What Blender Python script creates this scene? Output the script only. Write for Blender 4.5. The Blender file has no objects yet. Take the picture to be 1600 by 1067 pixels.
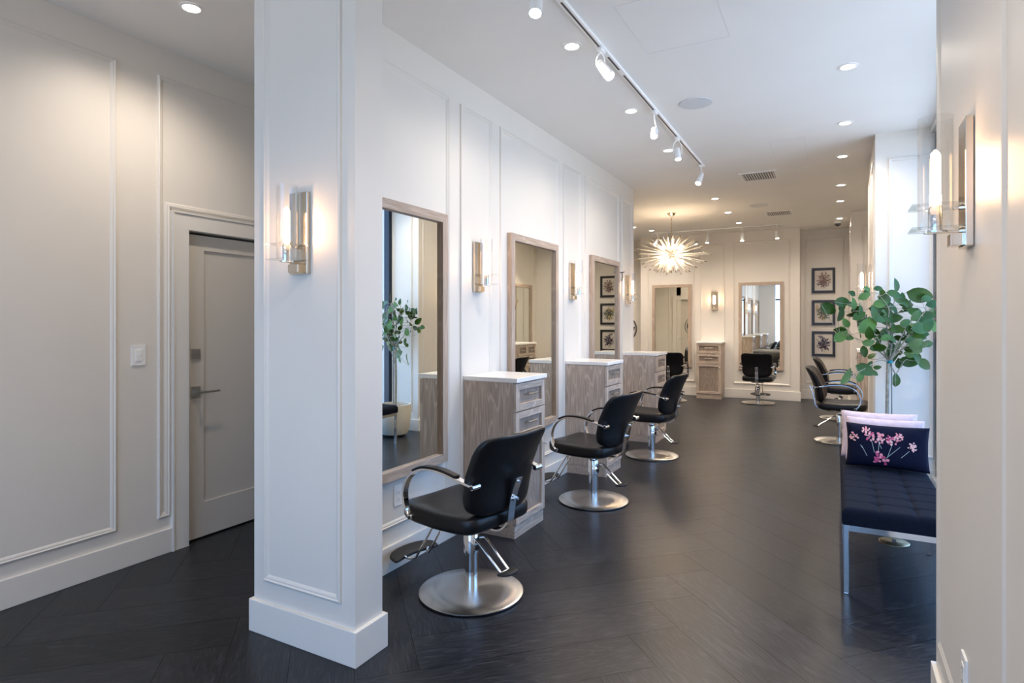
import bpy, bmesh, math, random
from mathutils import Vector, Matrix
PI = math.pi
random.seed(7)
S = bpy.context.scene
C = S.collection

# ------------------------------------------------------------------ camera, world, exposure
YAW = math.atan(505/933)
cam = bpy.data.cameras.new('camera'); co = bpy.data.objects.new('camera', cam); C.objects.link(co)
co.location = (0, 0, 1.45); co.rotation_euler = (PI/2, 0, YAW)
cam.sensor_width = 36; cam.lens = 36*933/1600; cam.shift_y = -31.5/1600
cam.clip_start = 0.02
S.camera = co
w = bpy.data.worlds.new('sky'); S.world = w; w.use_nodes = True
bg = w.node_tree.nodes['Background']; bg.inputs[1].default_value = 2.5
# blue sky above, pale sunlit pavement below the horizon
_n, _l = w.node_tree.nodes, w.node_tree.links
_tc = _n.new('ShaderNodeTexCoord'); _sp = _n.new('ShaderNodeSeparateXYZ'); _rp = _n.new('ShaderNodeValToRGB')
_mr = _n.new('ShaderNodeMapRange'); _mr.inputs[1].default_value = -1; _mr.inputs[2].default_value = 1
_l.new(_tc.outputs['Generated'], _sp.inputs[0]); _l.new(_sp.outputs['Z'], _mr.inputs[0]); _l.new(_mr.outputs[0], _rp.inputs[0])
_e = _rp.color_ramp.elements
_e[0].position = .46; _e[0].color = (.72, .82, 1.0, 1); _e[1].position = .54; _e[1].color = (.27, .53, 1.0, 1)
_l.new(_rp.outputs[0], bg.inputs[0])
S.view_settings.view_transform = 'Standard'; S.view_settings.look = 'None'
S.view_settings.gamma = 1; S.view_settings.use_curve_mapping = False
S.view_settings.exposure = 0.82
S.cycles.max_bounces = 10; S.cycles.diffuse_bounces = 5; S.cycles.glossy_bounces = 5
S.cycles.transparent_max_bounces = 16; S.cycles.transmission_bounces = 6
S.cycles.caustics_reflective = False; S.cycles.caustics_refractive = False
S.cycles.sample_clamp_indirect = 4.0
S.cycles.use_denoising = True

K_DOWN = 42.0      # watts of one recessed downlight
K_TRACK = 17.0     # watts of one track spot
K_BULB = 42.0      # emission of a filament bulb

def area(name, loc, rot, sx, sy, e, col, portal=False):
    l = bpy.data.lights.new(name, 'AREA'); l.shape = 'RECTANGLE'; l.size = sx; l.size_y = sy
    l.energy = e; l.color = col
    o = bpy.data.objects.new(name, l); C.objects.link(o); o.location = loc; o.rotation_euler = rot
    if portal: l.cycles.is_portal = True
    return o
# daylight entering through the two glazed openings (portals guide the sky's own light)
area('sky_portal', (0.80, 4.55, 1.55), (0, PI/2, 0), 2.9, 3.5, 1, (1, 1, 1), True)
area('sky_portal', (-1.65, -2.46, 1.55), (PI/2, 0, 0), 3.8, 2.9, 1, (1, 1, 1), True)

# ------------------------------------------------------------------ materials
MATS = {}
def mat(name, col=(.8, .8, .8), rough=.5, metal=0, emit=None, estr=0, coat=0, spec=None):
    if name in MATS: return MATS[name]
    m = bpy.data.materials.new(name); m.use_nodes = True
    b = m.node_tree.nodes['Principled BSDF']
    b.inputs['Base Color'].default_value = (*col, 1); b.inputs['Roughness'].default_value = rough
    b.inputs['Metallic'].default_value = metal
    if coat: b.inputs['Coat Weight'].default_value = coat; b.inputs['Coat Roughness'].default_value = .15
    if spec is not None: b.inputs['Specular IOR Level'].default_value = spec
    if emit: b.inputs['Emission Color'].default_value = (*emit, 1); b.inputs['Emission Strength'].default_value = estr
    MATS[name] = m; return m
def nodes(m): return m.node_tree.nodes, m.node_tree.links, m.node_tree.nodes['Principled BSDF']
def noisy(name, c1, c2, scale, rough=.5, bump=0, bscale=None, coords='Object', stretch=(1, 1, 1), **k):
    m = mat(name, c1, rough, **k)
    n, l, b = nodes(m)
    tc = n.new('ShaderNodeTexCoord'); mp = n.new('ShaderNodeMapping'); mp.inputs['Scale'].default_value = stretch
    l.new(tc.outputs[coords], mp.inputs[0])
    t = n.new('ShaderNodeTexNoise'); t.inputs['Scale'].default_value = scale; t.inputs['Detail'].default_value = 4
    l.new(mp.outputs[0], t.inputs['Vector'])
    r = n.new('ShaderNodeValToRGB'); r.color_ramp.elements[0].position = .35; r.color_ramp.elements[1].position = .65
    r.color_ramp.elements[0].color = (*c1, 1); r.color_ramp.elements[1].color = (*c2, 1)
    l.new(t.outputs['Fac'], r.inputs[0]); l.new(r.outputs[0], b.inputs['Base Color'])
    if bump:
        t2 = n.new('ShaderNodeTexNoise'); t2.inputs['Scale'].default_value = bscale or scale*4; t2.inputs['Detail'].default_value = 3
        l.new(mp.outputs[0], t2.inputs['Vector'])
        bp = n.new('ShaderNodeBump'); bp.inputs['Strength'].default_value = bump; bp.inputs['Distance'].default_value = .002
        l.new(t2.outputs['Fac'], bp.inputs['Height']); l.new(bp.outputs[0], b.inputs['Normal'])
    return m
def wood(name, axis, dark=(.31, .24, .19), light=(.74, .64, .55), seed=0.0, rough=.55):
    m = mat(name, dark, rough); n, l, b = nodes(m)
    tc = n.new('ShaderNodeTexCoord'); mp = n.new('ShaderNodeMapping')
    sc = {'X': (.12, 1, 1), 'Y': (1, .12, 1), 'Z': (1, 1, .12)}[axis]
    mp.inputs['Scale'].default_value = sc; mp.inputs['Location'].default_value = (seed, seed*1.7, seed*.3)
    l.new(tc.outputs['Object'], mp.inputs[0])
    big = n.new('ShaderNodeTexNoise'); big.inputs['Scale'].default_value = 5.5; big.inputs['Detail'].default_value = 2
    big.inputs['Distortion'].default_value = .3
    l.new(mp.outputs[0], big.inputs['Vector'])
    mul = n.new('ShaderNodeMath'); mul.operation = 'MULTIPLY'; mul.inputs[1].default_value = 13
    fr = n.new('ShaderNodeMath'); fr.operation = 'PINGPONG'; fr.inputs[1].default_value = .5
    l.new(big.outputs['Fac'], mul.inputs[0]); l.new(mul.outputs[0], fr.inputs[0])
    r1 = n.new('ShaderNodeMapRange'); r1.inputs[1].default_value = .30; r1.inputs[2].default_value = .5
    r1.inputs[3].default_value = 0; r1.inputs[4].default_value = .6
    l.new(fr.outputs[0], r1.inputs[0])
    mp2 = n.new('ShaderNodeMapping'); mp2.inputs['Scale'].default_value = tuple((v if v == 1 else .03) for v in sc)
    l.new(tc.outputs['Object'], mp2.inputs[0])
    fine = n.new('ShaderNodeTexNoise'); fine.inputs['Scale'].default_value = 190; fine.inputs['Detail'].default_value = 3
    l.new(mp2.outputs[0], fine.inputs['Vector'])
    r2 = n.new('ShaderNodeMapRange'); r2.inputs[1].default_value = .45; r2.inputs[2].default_value = .75
    r2.inputs[3].default_value = .12; r2.inputs[4].default_value = .7
    l.new(fine.outputs['Fac'], r2.inputs[0])
    mx = n.new('ShaderNodeMath'); mx.operation = 'MAXIMUM'
    l.new(r1.outputs[0], mx.inputs[0]); l.new(r2.outputs[0], mx.inputs[1])
    mix = n.new('ShaderNodeMix'); mix.data_type = 'RGBA'
    mix.inputs[6].default_value = (*dark, 1); mix.inputs[7].default_value = (*light, 1)
    l.new(mx.outputs[0], mix.inputs[0]); l.new(mix.outputs[2], b.inputs['Base Color'])
    bp = n.new('ShaderNodeBump'); bp.inputs['Strength'].default_value = .25; bp.inputs['Distance'].default_value = .001
    l.new(mx.outputs[0], bp.inputs['Height']); l.new(bp.outputs[0], b.inputs['Normal'])
    return m
def glass(name, tint=(1, 1, 1), refl=.10, rough=.01):
    m = bpy.data.materials.new(name); m.use_nodes = True; n = m.node_tree.nodes; l = m.node_tree.links
    n.remove(n['Principled BSDF']); out = n['Material Output']
    t = n.new('ShaderNodeBsdfTransparent'); t.inputs[0].default_value = (*tint, 1)
    g = n.new('ShaderNodeBsdfGlossy'); g.inputs['Roughness'].default_value = rough
    lw = n.new('ShaderNodeLayerWeight'); lw.inputs[0].default_value = .35
    mr = n.new('ShaderNodeMapRange'); mr.inputs[3].default_value = refl*.4; mr.inputs[4].default_value = min(1, refl*6)
    mx = n.new('ShaderNodeMixShader')
    l.new(lw.outputs['Facing'], mr.inputs[0]); l.new(mr.outputs[0], mx.inputs[0])
    l.new(t.outputs[0], mx.inputs[1]); l.new(g.outputs[0], mx.inputs[2]); l.new(mx.outputs[0], out.inputs[0])
    MATS[name] = m; return m

WALL = noisy('wall_paint', (.70, .665, .61), (.715, .68, .625), 3, rough=.42)
CEIL = noisy('ceiling_paint', (.83, .82, .80), (.85, .84, .82), 2, rough=.7)
TRIM = mat('trim_paint', (.74, .71, .66), .36)
MOULD = mat('moulding_paint', (.70, .665, .61), .36)
DOORP = mat('door_paint', (.62, .58, .52), .35)
WOODZ = wood('limed_oak_upright', 'Z'); WOODX = wood('limed_oak_level', 'X', seed=2.3)
FRZ = wood('frame_oak_upright', 'Z', (.33, .25, .19), (.62, .51, .42), 4.1); FRX = wood('frame_oak_level', 'X', (.33, .25, .19), (.62, .51, .42), 6.1)
WOODP = wood('limed_oak_panel', 'Z', (.185, .138, .108), (.46, .385, .32), 8.2); QUARTZ = noisy('white_quartz', (.86, .85, .82), (.80, .79, .77), 9, rough=.2)
MIRROR = mat('mirror_silver', (.90, .91, .85), .0, 1)
CHROME = mat('chrome', (.82, .82, .82), .08, 1)
STEEL = mat('brushed_steel', (.62, .60, .57), .28, 1)
def aniso(m):
    n, l, b = nodes(m); b.inputs['Anisotropic'].default_value = .8
    t = n.new('ShaderNodeTangent'); t.direction_type = 'RADIAL'; t.axis = 'Z'; l.new(t.outputs[0], b.inputs['Tangent'])
DISC = mat('spun_steel', (.62, .60, .57), .26, 1); aniso(DISC)
NICKEL = mat('polished_nickel', (.76, .65, .51), .08, 1)
BRASS = mat('satin_brass', (.72, .58, .36), .3, 1)
SATIN = mat('satin_nickel', (.50, .49, .47), .32, 1)
LEATHER = noisy('black_vinyl', (.006, .006, .007), (.008, .008, .009), 30, rough=.33, spec=.28, bump=.12, bscale=420)
RUBBER = noisy('black_rubber', (.012, .012, .013), (.016, .016, .017), 60, rough=.6, bump=.5, bscale=300)
BLACKM = mat('black_metal', (.02, .02, .02), .4, .3)
NAVYF = mat('navy_frame', (.012, .022, .045), .4)
FABRIC = noisy('navy_fabric', (.0045, .0065, .014), (.006, .009, .018), 90, rough=.85, spec=.1, bump=.5, bscale=900)
PINK = noisy('pale_pink_linen', (.60, .46, .49), (.66, .53, .55), 40, rough=.9, bump=.6, bscale=500)
CREAM = noisy('cream_linen', (.80, .80, .78), (.84, .83, .80), 40, rough=.9, bump=.6, bscale=500)
CUSH = noisy('midnight_velvet', (.004, .005, .017), (.005, .007, .022), 60, rough=.8, spec=.1)
PET1 = mat('petal_pink', (.72, .24, .28), .8); PET2 = mat('petal_pale', (.80, .45, .42), .8); PET3 = mat('petal_deep', (.50, .06, .16), .8)
STEMP = mat('stem_grey', (.35, .40, .38), .8)
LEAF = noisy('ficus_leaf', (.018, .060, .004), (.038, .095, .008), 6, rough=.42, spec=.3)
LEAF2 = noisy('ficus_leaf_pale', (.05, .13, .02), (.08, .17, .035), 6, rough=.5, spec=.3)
BARK = noisy('grey_bark', (.24, .22, .17), (.36, .34, .28), 40, rough=.8, bump=.5)
POT = noisy('cream_planter', (.66, .62, .52), (.72, .68, .58), 5, rough=.6)
SOIL = noisy('soil', (.10, .08, .06), (.22, .19, .16), 60, rough=1, bump=1)
TEAL = mat('teal_tie', (.0, .20, .25), .5)
WHITEP = mat('white_plastic', (.82, .82, .80), .3)
WHITEM = mat('white_metal', (.85, .85, .84), .35)
DARKSLOT = mat('dark_slot', (.06, .06, .06), .6)
GRILLE = noisy('speaker_mesh', (.60, .62, .64), (.66, .68, .70), 400, rough=.7)
PAPER = noisy('art_paper', (.62, .58, .52), (.66, .62, .56), 8, rough=.9)
ARTF = mat('black_frame', (.010, .009, .011), .3)
CLEAR = glass('clear_glass', (.985, .985, .98), .05)
TRAYG = glass('glass_tray', (.95, .96, .955), .06)
PANE = glass('window_pane', (.95, .97, .97), .08)
ROD = mat('acrylic_rod', (.92, .88, .80), .12)
ROD.node_tree.nodes['Principled BSDF'].inputs['Alpha'].default_value = .8
LENS = mat('downlight_lens', (1, 1, 1), .5, emit=(1, .90, .78), estr=14)
SPOTL = mat('spot_lens', (1, 1, 1), .5, emit=(1, .90, .78), estr=14)
FIL = mat('filament_glow', (1, .8, .5), .5, emit=(1, .60, .32), estr=K_BULB)
BULBC = mat('chandelier_bulb', (1, .9, .7), .5, emit=(1, .74, .48), estr=95)
INK = [mat('ink_mauve', (.14, .09, .09), .9), mat('ink_umber', (.09, .06, .05), .9), mat('ink_rose', (.32, .20, .17), .9),
       mat('ink_green', (.05, .12, .07), .9), mat('ink_blue', (.06, .09, .12), .9), mat('ink_ochre', (.45, .30, .05), .9),
       mat('ink_violet', (.045, .03, .06), .9), mat('ink_black', (.015, .013, .02), .9), mat('ink_plum', (.15, .11, .17), .9)]

# ------------------------------------------------------------------ mesh helpers
def obj(name, bm, ms, parent=None, smooth=False, bevel=0, loc=None):
    me = bpy.data.meshes.new(name); bm.to_mesh(me); bm.free()
    for m in (ms if isinstance(ms, (list, tuple)) else [ms]): me.materials.append(m)
    if smooth:
        for p in me.polygons: p.use_smooth = True
        if smooth != 'all': me.set_sharp_from_angle(angle=math.radians(40))
    o = bpy.data.objects.new(name, me); C.objects.link(o); o.parent = parent
    if loc: o.location = loc
    if bevel:
        b = o.modifiers.new('bevel', 'BEVEL'); b.width = bevel; b.segments = 2; b.limit_method = 'ANGLE'
    return o
def thing(name, label, cat, loc=(0, 0, 0), rz=0, group=None):
    o = bpy.data.objects.new(name, None); C.objects.link(o); o.location = loc; o.rotation_euler = (0, 0, rz)
    o.empty_display_size = .1
    tag(o, label, cat, group); return o
def tag(o, label, cat, group=None):
    o['label'] = label; o['category'] = cat
    if group: o['group'] = group
    return o
def struct(o, label=None):
    o['kind'] = 'structure'
    if label: o['label'] = label
    return o
def copy_tree(o, parent=None):
    c = o.copy(); C.objects.link(c); c.parent = parent
    for ch in list(o.children): copy_tree(ch, c)
    return c
def place(proto, used, loc, rz, label, group):
    o = copy_tree(proto) if used else proto
    o.location = loc; o.rotation_euler = (0, 0, rz); o['label'] = label; o['group'] = group
    return o
def B(): return bmesh.new()
def box(bm, x0, x1, y0, y1, z0, z1, mi=0):
    v = [bm.verts.new((x, y, z)) for z in (z0, z1) for y in (y0, y1) for x in (x0, x1)]
    for f in ((0, 2, 3, 1), (4, 5, 7, 6), (0, 1, 5, 4), (2, 6, 7, 3), (0, 4, 6, 2), (1, 3, 7, 5)):
        bm.faces.new([v[i] for i in f]).material_index = mi
    return v
def frame_of(d):
    d = d.normalized(); a = Vector((0, 0, 1)) if abs(d.z) < .9 else Vector((1, 0, 0))
    u = d.cross(a).normalized(); return u, d.cross(u).normalized()
def tube(bm, pts, r, seg=10, mi=0, cap=True, closed=False):
    pts = [Vector(p) for p in pts]; n = len(pts); rings = []; u = None
    for i, p in enumerate(pts):
        if closed: d = pts[(i+1) % n] - pts[i-1]
        else: d = pts[min(i+1, n-1)] - pts[max(i-1, 0)]
        d.normalize()
        if u is None: u, v = frame_of(d)
        else: u = (u - d*u.dot(d)).normalized(); v = d.cross(u)
        rr = r[i] if isinstance(r, (list, tuple)) else r
        rings.append([bm.verts.new(p + (u*math.cos(2*PI*k/seg) + v*math.sin(2*PI*k/seg))*rr) for k in range(seg)])
    for i in range(n if closed else n-1):
        a, b = rings[i], rings[(i+1) % n]
        for k in range(seg):
            bm.faces.new((a[k], a[(k+1) % seg], b[(k+1) % seg], b[k])).material_index = mi
    if cap and not closed:
        bm.faces.new(rings[0][::-1]).material_index = mi; bm.faces.new(rings[-1]).material_index = mi
def lathe(bm, prof, seg=32, c=(0, 0), mi=0, cap=True):
    rings = []
    for r, z in prof:
        rings.append([bm.verts.new((c[0]+r*math.cos(2*PI*k/seg), c[1]+r*math.sin(2*PI*k/seg), z)) for k in range(seg)])
    for a, b in zip(rings, rings[1:]):
        for k in range(seg): bm.faces.new((a[k], a[(k+1) % seg], b[(k+1) % seg], b[k])).material_index = mi
    if cap:
        bm.faces.new(rings[0][::-1]).material_index = mi; bm.faces.new(rings[-1]).material_index = mi
def strap(bm, pts, wdir, wd, th, mi=0):
    pts = [Vector(p) for p in pts]; wv = Vector(wdir).normalized(); R = []; n = len(pts)
    for i, p in enumerate(pts):
        d = (pts[min(i+1, n-1)]-pts[max(i-1, 0)]).normalized(); nn = d.cross(wv).normalized()
        R.append([bm.verts.new(p + wv*a*wd/2 + nn*b*th/2) for a, b in ((-1, -1), (1, -1), (1, 1), (-1, 1))])
    for a, b in zip(R, R[1:]):
        for k in range(4): bm.faces.new((a[k], a[(k+1) % 4], b[(k+1) % 4], b[k])).material_index = mi
    bm.faces.new(R[0][::-1]).material_index = mi; bm.faces.new(R[-1]).material_index = mi
def smoothpath(pts, n=6):
    P = [Vector(p) for p in pts]; out = []
    for i in range(len(P)-1):
        p0, p1, p2, p3 = P[max(i-1, 0)], P[i], P[i+1], P[min(i+2, len(P)-1)]
        for k in range(n):
            t = k/n
            out.append(.5*((2*p1)+(-p0+p2)*t+(2*p0-5*p1+4*p2-p3)*t*t+(-p0+3*p1-3*p2+p3)*t**3))
    out.append(P[-1]); return out
def cushion(bm, hx, hy, hz, e=.35, ez=.5, nx=20, ny=20, fn=None, mi=0):
    """superellipsoid cushion centred on the origin; fn deforms a point"""
    def sp(a, p): return math.copysign(abs(a)**p, a)
    seg = 4*nx; rings = []
    for j in range(1, ny):
        ph = -PI/2 + PI*j/ny; cr = sp(math.cos(ph), ez); z = hz*sp(math.sin(ph), ez)
        rings.append([(hx*cr*sp(math.cos(2*PI*k/seg), e), hy*cr*sp(math.sin(2*PI*k/seg), e), z) for k in range(seg)])
    f = fn or (lambda p: p)
    R = [[bm.verts.new(f(p)) for p in r] for r in rings]
    for a, b in zip(R, R[1:]):
        for k in range(seg): bm.faces.new((a[k], a[(k+1) % seg], b[(k+1) % seg], b[k])).material_index = mi
    lo = bm.verts.new(f((0, 0, -hz))); hi = bm.verts.new(f((0, 0, hz)))
    for k in range(seg):
        bm.faces.new((lo, R[0][(k+1) % seg], R[0][k])).material_index = mi
        bm.faces.new((hi, R[-1][k], R[-1][(k+1) % seg])).material_index = mi
def moulding(name, poly, tomap, prof=((0, 0), (.003, .010), (.010, .013), (.016, .008), (.022, .008), (.029, .004), (.034, 0)), label=None):
    """mitred picture moulding round a rectilinear polygon; tomap turns (a, z, height) into a point"""
    bm = B(); n = len(poly); area2 = sum(poly[i][0]*poly[(i+1) % n][1]-poly[(i+1) % n][0]*poly[i][1] for i in range(n))
    sg = 1 if area2 > 0 else -1; loops = []
    for s, h in prof:
        lp = []
        for i in range(n):
            p, q, r = Vector(poly[i-1]), Vector(poly[i]), Vector(poly[(i+1) % n])
            d1 = (q-p).normalized(); d2 = (r-q).normalized()
            n1 = Vector((-d1.y, d1.x))*sg; n2 = Vector((-d2.y, d2.x))*sg
            o = q + (n1+n2)*s
            lp.append(bm.verts.new(tomap(o.x, o.y, h)))
        loops.append(lp)
    for a, b in zip(loops, loops[1:]):
        for k in range(n): bm.faces.new((a[k], a[(k+1) % n], b[(k+1) % n], b[k]))
    bmesh.ops.recalc_face_normals(bm, faces=bm.faces)
    return struct(obj(name, bm, MOULD), label)
def rect(a0, a1, z0, z1): return [(a0, z0), (a1, z0), (a1, z1), (a0, z1)]

H = 3.15; BH = .15; BT = .018
XL, XM, XMB = -3.69, -2.28, -2.40     # hall wall, mirror wall face, its back
TN = [0]
def panel(poly, tomap, **k): TN[0] += 1; return moulding('trim_%d' % TN[0], poly, tomap, **k)
mx_ = lambda X, s: (lambda a, z, h: (X+s*h, a, z))     # wall on an X plane, s = outward sign
my_ = lambda Y, s: (lambda a, z, h: (a, Y+s*h, z))

# ------------------------------------------------------------------ the shell
def wallbox(name, *b, m=None):
    bm = B(); box(bm, *b); return struct(obj(name, bm, m or WALL))
def base(name, *b):
    bm = B(); box(bm, *b); return struct(obj(name, bm, TRIM, bevel=.003))

# herringbone floor: one mesh, a quad per plank, with a random tone and a lengthwise uv on each
def floor():
    bm = B(); W, L, G = .262, 1.22, .0011; r2 = math.sqrt(.5)
    uvl = bm.loops.layers.uv.new('grain'); cl = bm.loops.layers.float_color.new('tone')
    X0, X1, Y0, Y1 = -5.0, .85, -2.6, 12.6
    def put(u, v): return ((u-v)*r2 - .66, -(u+v)*r2 + 4.72)
    def plank(u0, u1, v0, v1, horiz):
        c = put((u0+u1)/2, (v0+v1)/2)
        if not (X0-.7 < c[0] < X1+.7 and Y0-.7 < c[1] < Y1+.7): return
        q = [(u0+G, v0+G), (u1-G, v0+G), (u1-G, v1-G), (u0+G, v1-G)]
        vs = [bm.verts.new((*put(*p), 0)) for p in q]
        f = bm.faces.new(vs[::-1]); t = random.random(); s1, s2 = random.random()*40, random.random()*40
        for lp in f.loops:
            p = q[vs.index(lp.vert)]
            a, b = (p[0]-u0, p[1]-v0) if horiz else (p[1]-v0, p[0]-u0)
            lp[uvl].uv = (a+s1, b+s2); lp[cl] = (t, random.random()*0+t, t, 1)
    for m in range(-12, 14):
        for k in range(-60, 60):
            a, b = m*L+k*W, -m*L+k*W
            plank(a, a+L, b, b+W, True); plank(a, a+W, b+W, b+W+L, False)
    m = mat('dark_oak_plank', (.03, .03, .03), .38, spec=.36); n, l, b = nodes(m)
    uv = n.new('ShaderNodeUVMap'); uv.uv_map = 'grain'
    at = n.new('ShaderNodeAttribute'); at.attribute_name = 'tone'
    mp = n.new('ShaderNodeMapping'); mp.inputs['Scale'].default_value = (.16, 1, 1); l.new(uv.outputs[0], mp.inputs[0])
    big = n.new('ShaderNodeTexNoise'); big.inputs['Scale'].default_value = 7; big.inputs['Detail'].default_value = 3; big.inputs['Distortion'].default_value = .4
    l.new(mp.outputs[0], big.inputs['Vector'])
    mul = n.new('ShaderNodeMath'); mul.operation = 'MULTIPLY'; mul.inputs[1].default_value = 14
    pp = n.new('ShaderNodeMath'); pp.operation = 'PINGPONG'; pp.inputs[1].default_value = .5
    l.new(big.outputs['Fac'], mul.inputs[0]); l.new(mul.outputs[0], pp.inputs[0])
    mr = n.new('ShaderNodeMapRange'); mr.inputs[1].default_value = .36; mr.inputs[2].default_value = .5; mr.inputs[4].default_value = .6
    l.new(pp.outputs[0], mr.inputs[0])
    mp2 = n.new('ShaderNodeMapping'); mp2.inputs['Scale'].default_value = (.04, 1, 1); l.new(uv.outputs[0], mp2.inputs[0])
    fi = n.new('ShaderNodeTexNoise'); fi.inputs['Scale'].default_value = 210; fi.inputs['Detail'].default_value = 4
    l.new(mp2.outputs[0], fi.inputs['Vector'])
    mr2 = n.new('ShaderNodeMapRange'); mr2.inputs[1].default_value = .5; mr2.inputs[2].default_value = .78; mr2.inputs[4].default_value = .9
    l.new(fi.outputs['Fac'], mr2.inputs[0])
    mu = n.new('ShaderNodeMath'); mu.operation = 'MULTIPLY_ADD'; mu.inputs[1].default_value = .55
    l.new(mr.outputs[0], mu.inputs[0]); l.new(mr2.outputs[0], mu.inputs[2])
    r = n.new('ShaderNodeMix'); r.data_type = 'RGBA'
    r.inputs[6].default_value = (.0070, .0082, .0125, 1); r.inputs[7].default_value = (.044, .047, .055, 1)
    l.new(mu.outputs[0], r.inputs[0])
    tone = n.new('ShaderNodeMapRange'); tone.inputs[3].default_value = .75; tone.inputs[4].default_value = 1.3; l.new(at.outputs['Fac'], tone.inputs[0])
    vm = n.new('ShaderNodeVectorMath'); vm.operation = 'SCALE'; l.new(r.outputs[2], vm.inputs[0]); l.new(tone.outputs[0], vm.inputs['Scale'])
    l.new(vm.outputs[0], b.inputs['Base Color'])
    rr = n.new('ShaderNodeMapRange'); rr.inputs[3].default_value = .24; rr.inputs[4].default_value = .42; l.new(fi.outputs['Fac'], rr.inputs[0]); l.new(rr.outputs[0], b.inputs['Roughness'])
    bp = n.new('ShaderNodeBump'); bp.inputs['Strength'].default_value = .22; bp.inputs['Distance'].default_value = .0010
    l.new(mu.outputs[0], bp.inputs['Height']); l.new(bp.outputs[0], b.inputs['Normal'])
    # the dark joint bed under the planks belongs to the same mesh
    v = [bm.verts.new(p) for p in ((X0-.7, Y0-.7, -.002), (X1+.7, Y0-.7, -.002), (X1+.7, Y1+.7, -.002), (X0-.7, Y1+.7, -.002))]
    bm.faces.new(v).material_index = 1
    struct(obj('floor', bm, [m, mat('joint', (.008, .008, .009), .8)]), 'dark charcoal oak floor laid in wide herringbone planks')
floor()
struct(wallbox('ceiling', -5.0, 1.0, -2.7, 12.7, H, H+.1, m=CEIL), 'smooth white ceiling')
wallbox('wall_left', XL-.12, XL, -2.6, 2.40, 0, H); wallbox('wall_left', XL-.12, XL, 3.20, 7.5, 0, H); wallbox('wall_left', XL-.12, XL, 2.40, 3.20, 2.04, H)
wallbox('wall_center', XMB, XM, 2.05, 7.5, 0, H)
wallbox('wall_hall', XL, XMB, 5.2, 5.3, 0, H)
wallbox('wall_pillar', XMB-.005, -1.775, 1.895, 2.065, 0, H)
wallbox('wall_far', -3.50, -.565, 12.0, 12.1, 0, H)
wallbox('wall_recess', -5.0, .95, 12.45, 12.55, 0, H)
wallbox('wall_side', -.565-.10, -.565, 12.1, 12.45, 0, H)
wallbox('wall_alcove', -4.9, -4.8, 7.3, 12.45, 0, H)
wallbox('wall_alcove_back', -4.9, -3.80, 7.38, 7.5, 0, H); wallbox('wall_alcove_back', -3.0, XMB, 7.38, 7.5, 0, H); wallbox('wall_alcove_back', -3.80, -3.0, 7.38, 7.5, 2.04, H)
wallbox('wall_right', .338, .78, -2.6, 2.765, 0, H)
wallbox('wall_column', .32, .95, 6.35, 7.5, 0, H)
wallbox('wall_bay', .70, .90, 7.5, 10.66, 0, H)
wallbox('wall_column_far', .22, .95, 10.66, 12.45, 0, H)
# baseboards
base('baseboard_left', XL, XL+BT, -2.6, 2.29, 0, BH)
base('baseboard_center', XM, XM+BT, 2.07, 7.5, 0, BH)
base('baseboard_center_end', XMB-.0, XM+BT, 7.5, 7.5+BT, 0, BH)
base('baseboard_pillar', XMB-.022, -1.757, 1.877, 2.083, 0, BH)
base('baseboard_far', -3.5-BT, -.565+BT, 12.0-BT, 12.0, 0, .17)
base('baseboard_recess', -.565, .22, 12.45-BT, 12.45, 0, .17)
base('baseboard_recess_left', -4.8, -3.5, 12.45-BT, 12.45, 0, .17)
base('baseboard_right', .338-.016, .338, -2.6, 2.765, 0, BH); base('baseboard_right_end', .338-.016, .78, 2.765, 2.765+.016, 0, BH)
base('baseboard_column', .32-BT, .78, 6.35-BT, 6.35, 0, BH); base('baseboard_column_side', .32-BT, .32, 6.35, 7.5+BT, 0, BH)
base('baseboard_column_far', .22-BT, .78, 10.66-BT, 10.66, 0, BH); base('baseboard_column_far_side', .22-BT, .22, 10.66, 12.45, 0, BH)
base('baseboard_bay', .70-BT, .70, 7.5, 10.66, 0, BH)
# wall panels
for a0, a1 in ((2.28, 3.32), (3.455, 3.883), (4.01, 5.10), (5.23, 5.66), (5.79, 6.88), (7.0, 7.40)):
    panel(rect(a0, a1, .25, 2.955), mx_(XM, 1))
for a0, a1 in ((-2.3, -.55), (.35, 1.965)): panel(rect(a0, a1, .225, 2.98), mx_(XL, 1))
panel([(2.205, .225), (2.283, .225), (2.283, 2.165), (3.325, 2.165), (3.325, .225), (3.40, .225), (3.40, 2.98), (2.205, 2.98)], mx_(XL, 1))
panel(rect(-2.335, -1.85, .245, 3.02), my_(1.895, -1))
for a0, a1 in ((-3.36, -2.42), (-2.31, -1.86), (-1.71, -.72)): panel(rect(a0, a1, .27, 2.95), my_(12.0, -1))
panel(rect(-.50, .14, .30, 2.98), my_(12.45, -1))
panel(rect(-4.7, -3.6, .30, 2.98), my_(12.45, -1))
panel(rect(.42, .76, .25, 2.92), my_(6.35, -1)); panel(rect(6.44, 7.41, .25, 2.92), mx_(.32, -1))
panel(rect(.36, .74, .25, 2.95), my_(10.66, -1)); panel(rect(10.78, 12.3, .25, 2.95), mx_(.22, -1))
for a0, a1 in ((-.9, 1.53), (1.71, 2.70)): panel(rect(a0, a1, .245, 3.0), mx_(.338, -1), prof=((0, 0), (.008, .005), (.014, .006), (.018, .004), (.022, .004), (.034, 0)))
for a0, a1 in ((7.66, 8.75), (8.9, 9.35), (9.46, 10.5)): panel(rect(a0, a1, .25, 2.95), mx_(.70, -1))
for a0, a1 in ((-4.65, -4.0), (-2.85, -2.5)): panel(rect(a0, a1, .25, 2.95), my_(7.5, 1))
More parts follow.
